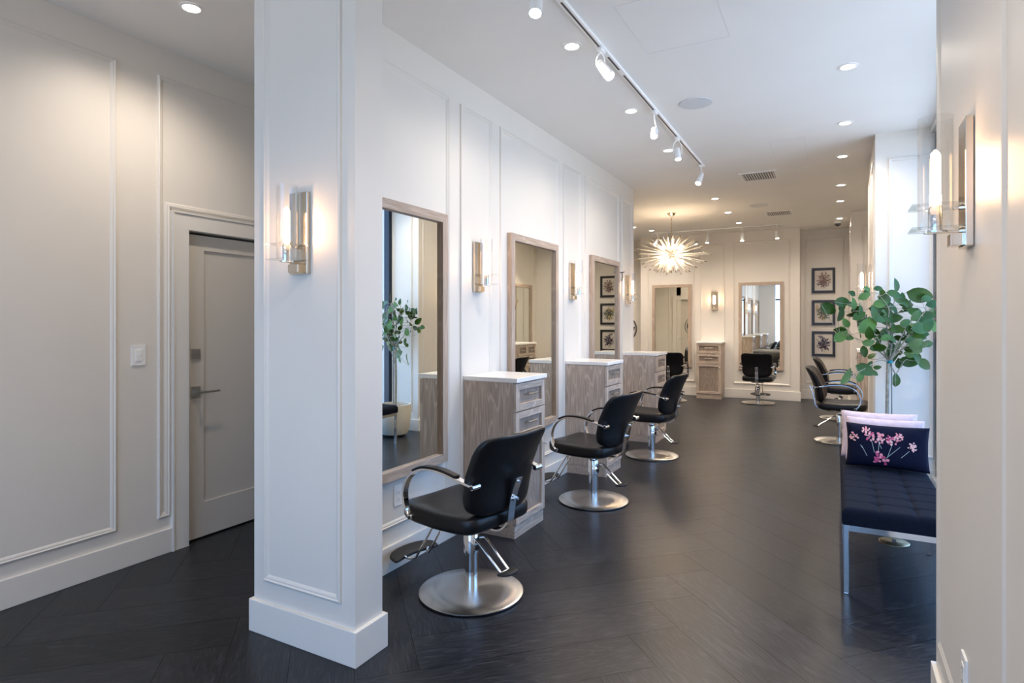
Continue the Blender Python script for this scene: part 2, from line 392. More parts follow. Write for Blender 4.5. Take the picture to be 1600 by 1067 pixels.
# fine joints in the ceiling (access panels)
def hatch(name, x0, x1, y0, y1):
    bm = B(); g = .002
    for b in ((x0, x1, y0, y0+g), (x0, x1, y1-g, y1), (x0, x0+g, y0, y1), (x1-g, x1, y0, y1)): box(bm, b[0], b[1], b[2], b[3], H-.0012, H)
    struct(obj(name, bm, mat('joint_grey', (.70, .70, .69), .8)), 'hairline joint of a ceiling access panel')
hatch('trim_ceiling_1', -1.05, -.55, 3.1, 3.75); hatch('trim_ceiling_2', -.55, -.25, 6.1, 6.9)

# glazing: bay window right, unseen shop window added behind the camera for fill
def window(name, tomap, a0, a1, z0, z1, nv, nh, label):
    bm = B(); t = .06
    def bar(p0, p1, q0, q1):
        vs = [bm.verts.new(tomap(a, z, h)) for h in (-.03, .05) for z in (q0, q1) for a in (p0, p1)]
        for f in ((0, 2, 3, 1), (4, 5, 7, 6), (0, 1, 5, 4), (2, 6, 7, 3), (0, 4, 6, 2), (1, 3, 7, 5)): bm.faces.new([vs[i] for i in f])
    for i in range(nv+1):
        c = a0 + (a1-a0-t)*i/nv; bar(c, c+t, z0, z1)
    for z in nh: bar(a0, a1, z, z+t)
    bmesh.ops.recalc_face_normals(bm, faces=bm.faces)
    fr = struct(obj(name, bm, NAVYF), label)
    bm = B()
    bm.faces.new([bm.verts.new(tomap(a, z, 0)) for a, z in ((a0, z0), (a1, z0), (a1, z1), (a0, z1))])
    p = obj('window_glass', bm, PANE, fr); p['kind'] = 'structure'
window('window_1', mx_(.82, -1), 2.765, 6.35, .10, 3.10, 2, (.10, 3.04), 'tall navy framed shop window beside the bench')
wallbox('wall_sill', .74, .90, 2.765, 6.35, 0, .10); wallbox('wall_lintel', .74, .90, 2.765, 6.35, 3.10, H)
window('window_2', my_(-2.5, 1), XL, .338, .10, 3.10, 4, (.10, 2.3, 3.04), 'unseen shop front glazing added behind the photographer for fill daylight')
wallbox('wall_back', XL, .338, -2.6, -2.44, 0, .10); wallbox('wall_back_head', XL, .338, -2.6, -2.44, 3.10, H)

# doors
def door(name, tomap, a0, a1, handle_side, label, full=True):
    s = handle_side
    root = B()
    def bar(p0, p1, q0, q1, h0, h1, bm):
        vs = [bm.verts.new(tomap(a, z, h)) for h in (h0, h1) for z in (q0, q1) for a in (p0, p1)]
        for f in ((0, 2, 3, 1), (4, 5, 7, 6), (0, 1, 5, 4), (2, 6, 7, 3), (0, 4, 6, 2), (1, 3, 7, 5)): bm.faces.new([vs[i] for i in f])
    st = .135; b0, b1, z0, z1 = a0+.004, a1-.004, .012, 2.022
    bar(b0, b1, z0, z1, -.075, -.045, root)
    for q in ((b0, b0+st, z0, z1), (b1-st, b1, z0, z1), (b0+st, b1-st, z1-.10, z1), (b0+st, b1-st, z0, .24)): bar(*q, -.045, -.033, root)
    bmesh.ops.recalc_face_normals(root, faces=root.faces)
    d = struct(obj(name, root, DOORP), label)
    bm = B()
    bar(a0-.11, a0, 0, 2.15, 0, .018, bm); bar(a1, a1+.11, 0, 2.15, 0, .018, bm); bar(a0, a1, 2.04, 2.15, 0, .018, bm)
    for q in ((a0-.11, a0-.10, 0, 2.15), (a1+.10, a1+.11, 0, 2.15), (a0-.10, a1+.10, 2.14, 2.15)): bar(*q, .018, .026, bm)
    for q in ((a0-.0, a0+.003, 0, 2.04), (a1-.003, a1, 0, 2.04), (a0, a1, 2.037, 2.04)): bar(*q, -.11, 0, bm)
    bmesh.ops.recalc_face_normals(bm, faces=bm.faces)
    c = obj('door_casing', bm, TRIM, d); c['kind'] = 'structure'
    bm = B(); bar(a0, a1, 0, 2.04, -.12, -.10, bm); g = obj('door_backing', bm, DARKSLOT, d); g['kind'] = 'structure'  # dark sheet across the whole opening behind the leaf, darkens the gaps
    if full:
        ac = (a0+.075) if s > 0 else (a1-.075)
        bm = B(); bar(ac-.032, ac+.032, 1.205, 1.268, -.033, -.022, bm); bar(ac-.012, ac+.012, 1.232, 1.241, -.022, -.014, bm)
        bmesh.ops.recalc_face_normals(bm, faces=bm.faces); o = obj('deadbolt', bm, SATIN, d, bevel=.002); o['label'] = 'square satin nickel deadbolt plate'
        bm = B(); bar(ac-.032, ac+.032, .945, 1.02, -.033, -.022, bm)
        bar(ac-.009, ac+.009, .974, .992, -.022, .03, bm); bar(ac-.010 if s > 0 else ac-.14, ac+.14 if s > 0 else ac+.01, .976, .990, .022, .032, bm)
        bmesh.ops.recalc_face_normals(bm, faces=bm.faces); o = obj('door_handle', bm, SATIN, d, bevel=.002); o['label'] = 'satin nickel lever handle on a square rose'
        bm = B(); bar(a0+.0031, a0+.006, .955, 1.015, -.036, -.006, bm); obj('strike_plate', bm, SATIN, d)
door('door_1', mx_(XL, 1), 2.40, 3.20, 1, 'cream painted single panel door in the hall wall at left')
door('door_2', my_(7.5, 1), -3.80, -3.0, 1, 'cream panel door seen in the far left mirror')

# ------------------------------------------------------------------ styling chairs (local front = +Y)
def make_chair():
    t = thing('styling_chair', '', 'chair')
    bm = B(); lathe(bm, [(.272, .004), (.279, .007), (.279, .012), (.272, .016), (.15, .021), (.05, .026), (.001, .026)], 72)
    obj('base_plate', bm, DISC, t, smooth=True)
    bm = B(); lathe(bm, [(.035, .02), (.035, .225)], 32); obj('column', bm, CHROME, t, smooth=True)
    bm = B(); lathe(bm, [(.036, .215), (.041, .218), (.041, .33), (.036, .338), (.022, .338)], 32)
    box(bm, -.012, .012, -.047, -.03, .235, .262, 1); box(bm, -.012, .012, -.047, -.03, .275, .30, 1)
    obj('hydraulic_sleeve', bm, [CHROME, BLACKM], t, smooth=True)
    bm = B(); lathe(bm, [(.019, .33), (.019, .385)], 20); obj('piston', bm, CHROME, t, smooth=True)
    bm = B(); box(bm, -.10, .10, -.13, .13, .372, .396); obj('seat_mount', bm, BLACKM, t, bevel=.004)
    # seat
    def fs(p):
        x, y, z = p
        z += .018*max(0, y/.26)**2 - .010*(1-(x/.26)**2)*(1 if z > 0 else 0)
        z += .012*max(0, -y/.26)**3
        wd = 1 - .06*max(0, -y/.26)
        return (x*wd, y+.03, z+.440)
    bm = B(); cushion(bm, .262, .262, .056, .28, .42, 14, 20, fs); obj('seat', bm, LEATHER, t, smooth='all')
    # backrest, built around x, height h and thickness, then leaned
    def fb(p):
        x, th, h = p
        k = (h+.21)/.42
        th2 = th*(1-.30*k) + .016*math.sin(PI*min(1, max(0, k)))
        wdt = 1 + .06*k
        y = -.225 - .115*k*k - .02*k + th2 + .050*(x/.26)**2
        return (x*wdt*(1-.10*max(0, -h/.21)**3), y, .692 + h*1.0 + .010*(x/.26)**2*k)
    def fb2(p): return fb((p[0], p[1], p[2]))
    bm = B()
    # superellipsoid with pole along the thickness
    def sw(p): return fb2((p[0], p[2], p[1]))
    cushion(bm, .245, .205, .050, .30, .50, 14, 20, sw); bmesh.ops.recalc_face_normals(bm, faces=bm.faces)
    obj('backrest', bm, LEATHER, t, smooth='all')
    # central back strap with bolts
    bm = B(); pts = smoothpath([(0, .0, .379), (0, -.15, .376), (0, -.215, .385), (0, -.262, .43), (0, -.275, .50), (0, -.292, .58), (0, -.325, .665)], 5)
    strap(bm, pts, (1, 0, 0), .05, .008)
    for x, y, z in ((0, -.322, .645), (-.013, -.300, .555), (.013, -.300, .555)): tube(bm, [(x, y+.02, z), (x, y-.008, z)], .008, 10)
    obj('back_bracket', bm, CHROME, t, smooth=True)
    for s in (-1, 1):
        x = s*.266
        path = [(x-s*.008, -.255, .660), (x, -.19, .676), (x, -.10, .695), (x, .0, .705), (x, .10, .695), (x, .185, .645), (x, .225, .565), (x, .215, .485), (x, .175, .432)]
        bm = B(); P = smoothpath(path, 6); strap(bm, P, (1, 0, 0), .036, .012)
        tube(bm, [(x+s*.014, -.255, .66), (s*.225, -.255, .66)], .014, 16)
        tube(bm, [(x+s*.016, .175, .435), (s*.245, .175, .440)], .014, 16)
        a = obj('armrest', bm, CHROME, t, smooth=True, bevel=.002)
        bm = B(); Q = smoothpath([(x, -.15, .695), (x, -.08, .7085), (x, .0, .715), (x, .09, .708), (x, .155, .682)], 6)
        strap(bm, Q, (1, 0, 0), .042, .014); obj('arm_pad', bm, LEATHER, a, smooth=True, bevel=.004)
        for (yy, zz) in ((-.255, .66), (.175, .435)):
            bm = B(); tube(bm, [(x+s*.015, yy, zz), (x+s*.020, yy, zz)], .009, 12); obj('bolt_cap', bm, BLACKM, a, smooth=True)
    # footrest
    bm = B()
    for s in (-1, 1):
        tube(bm, smoothpath([(s*.045, .16, .388), (s*.045, .21, .36), (s*.05, .36, .135), (s*.055, .39, .105), (s*.075, .42, .102), (s*.09, .43, .115)], 5), .0065, 10)
    tube(bm, [(-.045, .16, .388), (.045, .16, .388)], .0065, 10)
    fo = obj('footrest', bm, CHROME, t, smooth=True)
    bm = B()
    def fp(p):
        x, y, z = p
        return (x, y*1.0 + .435 + .055 - 1.4*x*x*1.2, z + .112 + y*.25)
    cushion(bm, .17, .042, .012, .5, .5, 12, 10, fp); obj('foot_pad', bm, RUBBER, fo, smooth='all')
    # pump lever at the rear
    bm = B()
    for s in (-1, 1):
        tube(bm, smoothpath([(s*.012, -.035, .295), (s*.03, -.06, .30), (s*.034, -.085, .288), (s*.030, -.215, .185), (s*.03, -.235, .172)], 5), .0065, 10)
    tube(bm, [(-.03, -.235, .172), (.03, -.235, .172)], .0065, 10)
    pu = obj('pump_lever', bm, CHROME, t, smooth=True)
    bm = B()
    cushion(bm, .062, .034, .010, .6, .6, 10, 8, lambda p: (p[0], p[1]-.262-1.5*p[0]**2*-3, p[2]+.172+p[1]*-.15)); obj('pump_pedal', bm, RUBBER, pu, smooth='all')
    return t
ch = make_chair(); used = False
def D(a): return math.radians(a)
CG = 'black styling chairs'
for loc, a, lab in (((-1.715, 2.71), 80, 'black styling chair nearest the front pillar, large round steel base in full view'),
                    ((-1.72, 4.56), 81, 'black styling chair second along the left mirror wall, beside the middle station'),
                    ((-1.74, 6.38), 84, 'black styling chair at the third left station, half behind the second chair'),
                    ((-1.20, 11.37), 1, 'black styling chair seen square from behind, facing the right far-wall mirror'),
                    ((-2.64, 11.0), 4, 'black styling chair facing the left far-wall mirror, mostly hidden by the third station'),
                    ((.05, 8.2), -94, 'black styling chair in the right bay, the nearer one with the pump pedal in view'),
                    ((.07, 10.13), -91, 'black styling chair in the right bay, the farther one under the framed flower prints')):
    place(ch, used, (*loc, 0), D(a), lab, CG); used = True

# ------------------------------------------------------------------ drawer stations (local front = -Y, back on the wall)
def make_station(wd=.45, dp=.415, ht=1.04):
    t = thing('drawer_station', '', 'cabinet'); x = wd/2
    bm = B(); box(bm, -x, x, -dp+.024, -.002, .085, ht); obj('cabinet_body', bm, WOODZ, t, bevel=.0015)
    bm = B(); box(bm, -x+.002, x-.002, -dp+.012, -.002, .0, .085); obj('plinth', bm, WOODX, t)
    bm = B(); box(bm, -x-.004, x+.012, -dp-.012, -.001, ht, ht+.03); o = obj('countertop', bm, QUARTZ, t, bevel=.002); o['label'] = 'white quartz top'
    def front(name, z0, z1):
        bm = B(); r = .052; y0, y1 = -dp, -dp+.022
        for b, mi in (((-x+.003, -x+r, z0, z1), 1), ((x-r, x-.003, z0, z1), 1), ((-x+r, x-r, z1-.045, z1), 0), ((-x+r, x-r, z0, z0+.045), 0)):
            box(bm, b[0], b[1], y0, y1, b[2], b[3], mi)
        box(bm, -x+r-.004, x-r+.004, y0+.016, y1, z0+.04, z1-.04, 2)
        return obj(name, bm, [WOODX, WOODZ, WOODP], t, bevel=.001)
    for z0, z1 in ((.846, 1.032), (.655, .838)):
        d = front('drawer', z0, z1); zc = (z0+z1)/2+.012
        bm = B(); tube(bm, [(-.07, -dp-.016, zc), (.07, -dp-.016, zc)], .006, 8)
        for s in (-.055, .055): tube(bm, [(s, -dp+.011, zc), (s, -dp-.012, zc)], .004, 8)
        obj('pull_handle', bm, SATIN, d, smooth=True)
    d = front('door', .092, .648)
    bm = B(); lathe(bm, [(.005, 0), (.005, .012), (.010, .018), (.010, .024), (.004, .027)], 14)
    bmesh.ops.rotate(bm, verts=bm.verts, cent=(0, 0, 0), matrix=Matrix.Rotation(PI/2, 3, 'X'))
    bmesh.ops.translate(bm, verts=bm.verts, vec=(x-.025, -dp, .57)); obj('knob', bm, CHROME, d, smooth=True)
    return t
st = make_station(); used = False; SG = 'limed oak drawer stations with white tops'
for loc, a, lab in (((XM, 3.725), 90, 'limed oak drawer station just behind the nearest styling chair'),
                    ((XM, 5.515), 90, 'limed oak drawer station in the middle of the left wall, behind the second chair'),
                    ((XM, 7.28), 90, 'limed oak drawer station at the end of the left mirror wall'),
                    ((-2.085, 12.0), 0, 'slim limed oak drawer station between the two far-wall mirrors')):
    place(st, used, (*loc, 0), D(a), lab, SG); used = True

def make_dresser():
    t = thing('wide_drawer_station', 'wide limed oak drawer station in the right bay, just past the column edge', 'cabinet', (.70, 9.43, 0), -PI/2)
    x, dp, ht = .34, .43, 1.04
    bm = B(); box(bm, -x, x, -dp+.024, -.002, .085, ht); obj('cabinet_body', bm, WOODZ, t, bevel=.0015)
    bm = B(); box(bm, -x+.002, x-.002, -dp+.012, -.002, .0, .085); obj('plinth', bm, WOODX, t)
    bm = B(); box(bm, -x-.012, x+.012, -dp-.012, -.001, ht, ht+.03); obj('countertop', bm, QUARTZ, t, bevel=.002)
    for c in (-x/2, x/2):
        for nm, z0, z1 in (('drawer', .846, 1.032), ('drawer', .655, .838), ('door', .092, .648)):
            bm = B(); a, b = c-x/2+.004, c+x/2-.004; r_ = .045
            for q, mi in (((a, a+r_, z0, z1), 1), ((b-r_, b, z0, z1), 1), ((a+r_, b-r_, z1-.04, z1), 0), ((a+r_, b-r_, z0, z0+.04), 0)): box(bm, q[0], q[1], -dp, -dp+.022, q[2], q[3], mi)
            box(bm, a+r_-.004, b-r_+.004, -dp+.016, -dp+.022, z0+.036, z1-.036, 2)
            d = obj(nm, bm, [WOODX, WOODZ, WOODP], t, bevel=.001); zc = (z0+z1)/2 if nm == 'drawer' else z1-.08
            bm = B(); tube(bm, [(c-.06, -dp+.016, zc), (c-.055, -dp-.016, zc), (c+.055, -dp-.016, zc), (c+.06, -dp+.016, zc)], .005, 8); obj('pull_handle', bm, SATIN, d, smooth=True)
make_dresser()
t = thing('pampas_vase', 'white vase of dried pampas plumes on the wide station in the right bay', 'vase', (.47, 9.20, 1.071))
bm = B(); lathe(bm, [(.030, 0), (.05, .03), (.058, .09), (.045, .16), (.022, .21), (.026, .235), (.020, .235), (.018, .21)], 28); obj('vase_body', bm, WHITEP, t, smooth=True)
PLUME = noisy('pampas_plume', (.62, .50, .36), (.74, .62, .48), 60, rough=1)
for k in range(5):
    rn = random.Random(k+20); a = k*2*PI/5; bm = B()
    P = smoothpath([(0, 0, .20), (.02*math.cos(a), .02*math.sin(a), .40), (.07*math.cos(a), .07*math.sin(a), .60), (.13*math.cos(a), .13*math.sin(a), .76)], 8)
    tube(bm, P, .0018, 5)
    for i in range(10, len(P)):
        for q in range(9):
            b_ = rn.uniform(0, 2*PI); L = .055*math.sin(PI*(i-9)/(len(P)-8))+.012; d = Vector((math.cos(b_)*.5, math.sin(b_)*.5, 1)).normalized()*L
            s_ = Vector((-math.sin(b_), math.cos(b_), 0))*.0035
            bm.faces.new([bm.verts.new(p) for p in (P[i], P[i]+d*.5+s_, P[i]+d, P[i]+d*.5-s_)])
    obj('pampas_stem', bm, PLUME, t)

# ------------------------------------------------------------------ mirrors (local front = -Y, centre of bottom edge on the origin)
def make_mirror(wd, z0, z1):
    t = thing('wall_mirror', '', 'mirror'); x = wd/2; f = .058; d = .042
    bm = B()
    def bar(pts, mi):
        lo = [bm.verts.new((p[0], -.001, p[1])) for p in pts]; hi = [bm.verts.new((p[0], -d, p[1])) for p in pts]
        bm.faces.new(lo).material_index = mi; bm.faces.new(hi[::-1]).material_index = mi
        for k in range(4): bm.faces.new((lo[k], hi[k], hi[(k+1) % 4], lo[(k+1) % 4])).material_index = mi
    bar([(-x, z0), (-x+f, z0+f), (-x+f, z1-f), (-x, z1)], 0); bar([(x, z0), (x, z1), (x-f, z1-f), (x-f, z0+f)], 0)
    bar([(-x, z0), (x, z0), (x-f, z0+f), (-x+f, z0+f)], 1); bar([(-x, z1), (-x+f, z1-f), (x-f, z1-f), (x, z1)], 1)
    bmesh.ops.recalc_face_normals(bm, faces=bm.faces)
    obj('mirror_frame', bm, [FRZ, FRX], t, bevel=.0015)
    bm = B(); box(bm, -x+f-.003, x-f+.003, -.018, -.004, z0+f-.003, z1-f+.003); obj('mirror_glass', bm, MIRROR, t)
    return t
MG = 'oak framed wall mirrors'
m1 = make_mirror(.905, .53, 2.15); used = False
for loc, a, lab in (((XM, 2.80), 90, 'oak framed wall mirror nearest the pillar, reflecting the potted tree'),
                    ((XM, 4.585), 90, 'oak framed wall mirror second along the left wall, reflecting another mirror'),
                    ((XM, 6.37), 90, 'oak framed wall mirror third along the left wall, reflecting three framed prints'),
                    ((.70, 9.95), -90, 'oak framed wall mirror in the right bay, seen only in reflection')):
    place(m1, used, (*loc, 0), D(a), lab, MG); used = True
m2 = make_mirror(.77, .545, 2.18)
place(m2, False, (-2.87, 12.0, 0), 0, 'left oak framed mirror on the far wall, under the starburst chandelier', MG)
place(m2, True, (-1.222, 12.0, 0), 0, 'right oak framed mirror on the far wall, behind the chair seen from behind', MG)

# ------------------------------------------------------------------ wall sconces (local front = -Y)
def make_sconce():
    t = thing('wall_sconce', '', 'lamp')
    bm = B(); box(bm, -.055, .055, -.02, -.001, 1.66, 2.02); obj('backplate', bm, NICKEL, t, bevel=.002)
    for nm, b in (('bracket_foot', (-.03, .03, -.05, -.0195, 1.665, 1.70)), ('bracket_arm', (-.009, .009, -.105, -.0195, 1.704, 1.712)), ('bracket_arm', (-.009, .009, -.040, -.0195, 1.770, 1.778))):
        bm = B(); box(bm, *b); obj(nm, bm, NICKEL, t, bevel=.001)
    for z in (1.714, 1.780):
        bm = B()
        # glass square with a round hole for the tube
        seg = 32; inner = []; outer = []
        for h in (z, z+.005):
            inner.append([bm.verts.new((.046*math.cos(2*PI*k/seg), -.082+.046*math.sin(2*PI*k/seg), h)) for k in range(seg)])
            o = []
            for k in range(seg):
                c, s = math.cos(2*PI*k/seg), math.sin(2*PI*k/seg); q = .062/max(abs(c), abs(s))
                o.append(bm.verts.new((q*c, -.082+q*s, h)))
            outer.append(o)
        for k in range(seg):
            j = (k+1) % seg
            bm.faces.new((inner[0][k], outer[0][k], outer[0][j], inner[0][j])); bm.faces.new((inner[1][k], inner[1][j], outer[1][j], outer[1][k]))
            bm.faces.new((outer[0][k], outer[1][k], outer[1][j], outer[0][j]))
        obj('glass_tray', bm, TRAYG, t)
    bm = B(); lathe(bm, [(.044, 1.716), (.044, 2.04), (.041, 2.04), (.041, 1.716)], 36, (0, -.082), cap=False); obj('glass_cylinder', bm, CLEAR, t, smooth=True)
    bm = B(); lathe(bm, [(.030, 1.706), (.030, 1.712), (.018, 1.714), (.018, 1.778), (.014, 1.785)], 24, (0, -.082)); obj('lamp_socket', bm, CHROME, t, smooth=True)
    bm = B(); lathe(bm, [(.009, 1.785), (.015, 1.80), (.0125, 1.83), (.0125, 1.915), (.012, 1.935), (.004, 1.946), (.0005, 1.948)], 20, (0, -.082)); obj('filament_bulb', bm, FIL, t, smooth=True)
    return t
sc = make_sconce(); used = False; LG = 'nickel and glass tube wall sconces'
for loc, a, lab in (((-2.093, 1.895), 0, 'nickel tube sconce on the front face of the white pillar'),
                    ((.338, 2.111), -90, 'nickel tube sconce on the foreground wall at the right edge'),
                    ((XM, 3.675), 90, 'nickel tube sconce between the first and second left wall mirrors'),
                    ((XM, 5.43), 90, 'nickel tube sconce between the second and third left wall mirrors'),
                    ((XM, 7.19), 90, 'nickel tube sconce beyond the third mirror at the end of the left wall'),
                    ((-2.05, 12.0), 0, 'nickel tube sconce on the far wall above the slim drawer station'),
                    ((.32, 7.05), -90, 'nickel tube sconce on the side of the right column, above the tree leaves')):
    place(sc, used, (*loc, .0), D(a), lab, LG); used = True

# ------------------------------------------------------------------ ceiling fittings
def spot(name, parent, loc, rot, e, size, blend=.6, col=(1, .86, .72), rad=.03):
    l = bpy.data.lights.new(name, 'SPOT'); l.energy = e; l.spot_size = size; l.spot_blend = blend; l.color = col; l.shadow_soft_size = rad
    o = bpy.data.objects.new(name, l); C.objects.link(o); o.parent = parent; o.location = loc; o.rotation_euler = rot; return o
def make_down():
    t = thing('recessed_downlight', '', 'ceiling light')
    bm = B(); lathe(bm, [(.062, -.0005), (.062, -.004), (.046, -.006), (.040, -.002)], 28, cap=False); obj('trim_ring', bm, WHITEM, t, smooth=True)
    bm = B(); lathe(bm, [(.001, -.0035), (.041, -.0035)], 28, cap=False); bmesh.ops.recalc_face_normals(bm, faces=bm.faces); obj('lens', bm, LENS, t)
    spot('bulb', t, (0, 0, -.012), (0, 0, 0), K_DOWN, D(150), .8, rad=.04)
    return t
dn = make_down(); used = False; DG = 'round recessed ceiling downlights'
for x, y, lab in ((-3.07, 2.02, 'downlight in the hall ceiling at the upper left, left of the pillar'),
                  (-1.43, 3.42, 'nearest downlight of the row between track and mirror wall'),
                  (-1.45, 4.70, 'second downlight of the row between track and mirror wall'),
                  (-1.46, 5.96, 'third downlight of the row beside the track, next to its fourth spot'),
                  (-1.46, 8.60, 'downlight just right of the chandelier canopy, nearest of three'),
                  (-1.47, 9.80, 'downlight beyond the chandelier canopy, middle of three'),
                  (-1.46, 10.92, 'downlight beyond the chandelier, closest of three to the far spots'),
                  (.075, 4.57, 'large bright downlight at the upper right, nearest of the right row'),
                  (.075, 5.86, 'second downlight of the right row, over the potted tree'),
                  (.065, 7.03, 'third downlight of the right row, beside the column top'),
                  (.065, 8.50, 'fourth downlight of the right row'),
                  (.060, 9.62, 'fifth downlight of the right row'),
                  (.065, 11.24, 'last downlight of the right row, beside the dome camera'),
                  (-3.02, 11.06, 'downlight left of the chandelier stem near the far wall'),
                  (-3.20, 10.53, 'downlight at the end edge of the left mirror wall')):
    place(dn, used, (x, y, H), 0, lab, DG); used = True
for x, y, lab in ((-.6, 1.2, 'unseen downlight overhead of the photographer, centre'), (-1.9, -.6, 'unseen downlight overhead behind the photographer'), (-2.6, -1.6, 'unseen downlight in the hall by the shop front'), (-.6, -1.2, 'unseen downlight near the shop front'), (-3.1, 8.3, 'unseen downlight added in the alcove behind the mirror wall'), (-4.1, 9.6, 'unseen downlight added deep in the alcove behind the mirror wall'), (-4.1, 11.2, 'unseen downlight added in the far corner of the alcove behind the mirror wall')):  # all out of view; the alcove ones are added to brighten the far room
    place(dn, True, (x, y, H), 0, lab, DG)

def rail(name, label, p0, p1, gaps):
    t = thing(name, label, 'track light rail', (0, 0, 0)); d = (Vector(p1)-Vector(p0)); L = d.length
    bm = B(); box(bm, 0, L, -.018, .018, -.020, -.0005)
    o = obj('rail_body', bm, WHITEM, t)
    bm = B(); prev = 0.0
    for g in gaps + [L]:
        if g - prev > .08: box(bm, prev+.02, g-.05 if g < L else g-.02, -.006, .006, -.0212, -.019)
        prev = g+.03 if g < L else g
    s = obj('contact_slot', bm, DARKSLOT, t); s['label'] = 'dark slot of the rail'
    t.location = (p0[0], p0[1], H); t.rotation_euler = (0, 0, math.atan2(d.y, d.x)); return t
rail('track_rail', 'long white ceiling track with a dark slot running down the left side', (-1.27, -.5, 0), (-1.27, 6.72, 0), [3.34, 4.08, 4.40, 5.28, 6.05, 7.15])
rail('track_rail', 'short white ceiling track along the far wall', (-3.1, 11.42, 0), (-.80, 11.42, 0), [])
rail('track_rail', 'white ceiling track in the right bay, edge on behind the column', (.48, 7.6, 0), (.48, 10.4, 0), [])
def head(name, label, group, loc, aim, arm=.17, hoop=False, e=K_TRACK, size=(.034, .14)):
    """adapter on the rail, bent arm, round barrel aimed along aim"""
    t = thing(name, label, 'spotlight', (loc[0], loc[1], H-.021), 0, group); a = Vector(aim).normalized()
    bm = B(); box(bm, -.016, .016, -.04, .04, -.022, 0); obj('adapter', bm, WHITEM, t, bevel=.003)
    R, Lb = size; side = Vector((-a.y, a.x, 0)).normalized(); end = Vector((0, 0, -arm)) + a*.05
    bm = B()
    if hoop:
        for s in (-1, 1): tube(bm, smoothpath([(0, 0, -.02), side*.028*s+Vector((0, 0, -.05)), side*.04*s+Vector((0, 0, -.10)), end+side*.036*s], 5), .0045, 8)
    else: tube(bm, smoothpath([(0, 0, -.02), (0, 0, -arm*.45), end-a*.03+side*R*.7, end+side*R*.9], 5), .006, 8)
    obj('swivel_arm', bm, WHITEM, t, smooth=True)
    q = a.to_track_quat('Z', 'Y').to_matrix()
    bm = B(); lathe(bm, [(R*.55, -Lb*.55), (R*.75, -Lb*.5), (R, Lb*.40), (R, Lb*.5), (R*.86, Lb*.5), (R*.80, Lb*.44)], 24, cap=False)
    bm.faces.new([v for v in bm.verts if abs(v.co.z+Lb*.55) < 1e-6])
    bmesh.ops.rotate(bm, verts=bm.verts, cent=(0, 0, 0), matrix=q); bmesh.ops.translate(bm, verts=bm.verts, vec=end)
    obj('lamp_barrel', bm, WHITEM, t, smooth=True)
    bm = B(); lathe(bm, [(R*.82, Lb*.46), (R*.001, Lb*.47)], 24, cap=False)
    bmesh.ops.rotate(bm, verts=bm.verts, cent=(0, 0, 0), matrix=q); bmesh.ops.translate(bm, verts=bm.verts, vec=end)
    obj('lens', bm, SPOTL, t)
    spot('bulb', t, end + a*(Lb*.5+.01), a.to_track_quat('-Z', 'Y').to_euler(), e, D(85), .7, rad=.02)
    return t
TG = 'white spots on the long ceiling track'
head('track_spot', 'white track spot cut by the top edge, nearest on the long rail', TG, (-1.27, 2.60), (.10, -.35, -.9), .10)
head('track_spot', 'white hoop-armed track spot, second on the long rail', TG, (-1.27, 3.50), (.55, -.25, -.75), .10, True)
head('track_spot', 'slim hooked track spot, third on the long rail', TG, (-1.27, 4.74), (.10, -.55, -.8), .14, False, size=(.030, .09))
head('track_spot', 'white track spot fourth on the long rail, beside a downlight', TG, (-1.27, 5.52), (.15, -.30, -.95), .11, True, size=(.030, .11))
head('track_spot', 'tilted white barrel spot at the far end of the long rail', TG, (-1.27, 6.62), (-.15, -.55, -.8), .11)
FG = 'white spots on the far wall track'
head('track_spot', 'white spot seen through the left side of the chandelier', FG, (-3.0, 11.42), (-.35, -.45, -.8), .12, e=K_TRACK*2.6)
head('track_spot', 'white spot just right of the chandelier', FG, (-2.07, 11.42), (-.05, -.28, -1), .12, e=K_TRACK*2.6)
head('track_spot', 'white spot in the middle above the slim drawer station and right mirror', FG, (-1.47, 11.42), (0, -.25, -1), .12, e=K_TRACK*2.6)
head('track_spot', 'white spot rightmost on the far wall track, above the right mirror', FG, (-.90, 11.42), (.1, -.35, -.95), .12, e=K_TRACK*2.6)
RG = 'white spots in the right bay'
for y, lab in ((7.9, 'nearest bay spot, peeking past the column edge'), (8.9, 'middle bay spot past the column edge'), (9.9, 'lowest bay spot past the column edge')):
    head('track_spot', 'white ' + lab, RG, (.48, y), (-.25, -.1, -.95), .15, e=K_TRACK*2)

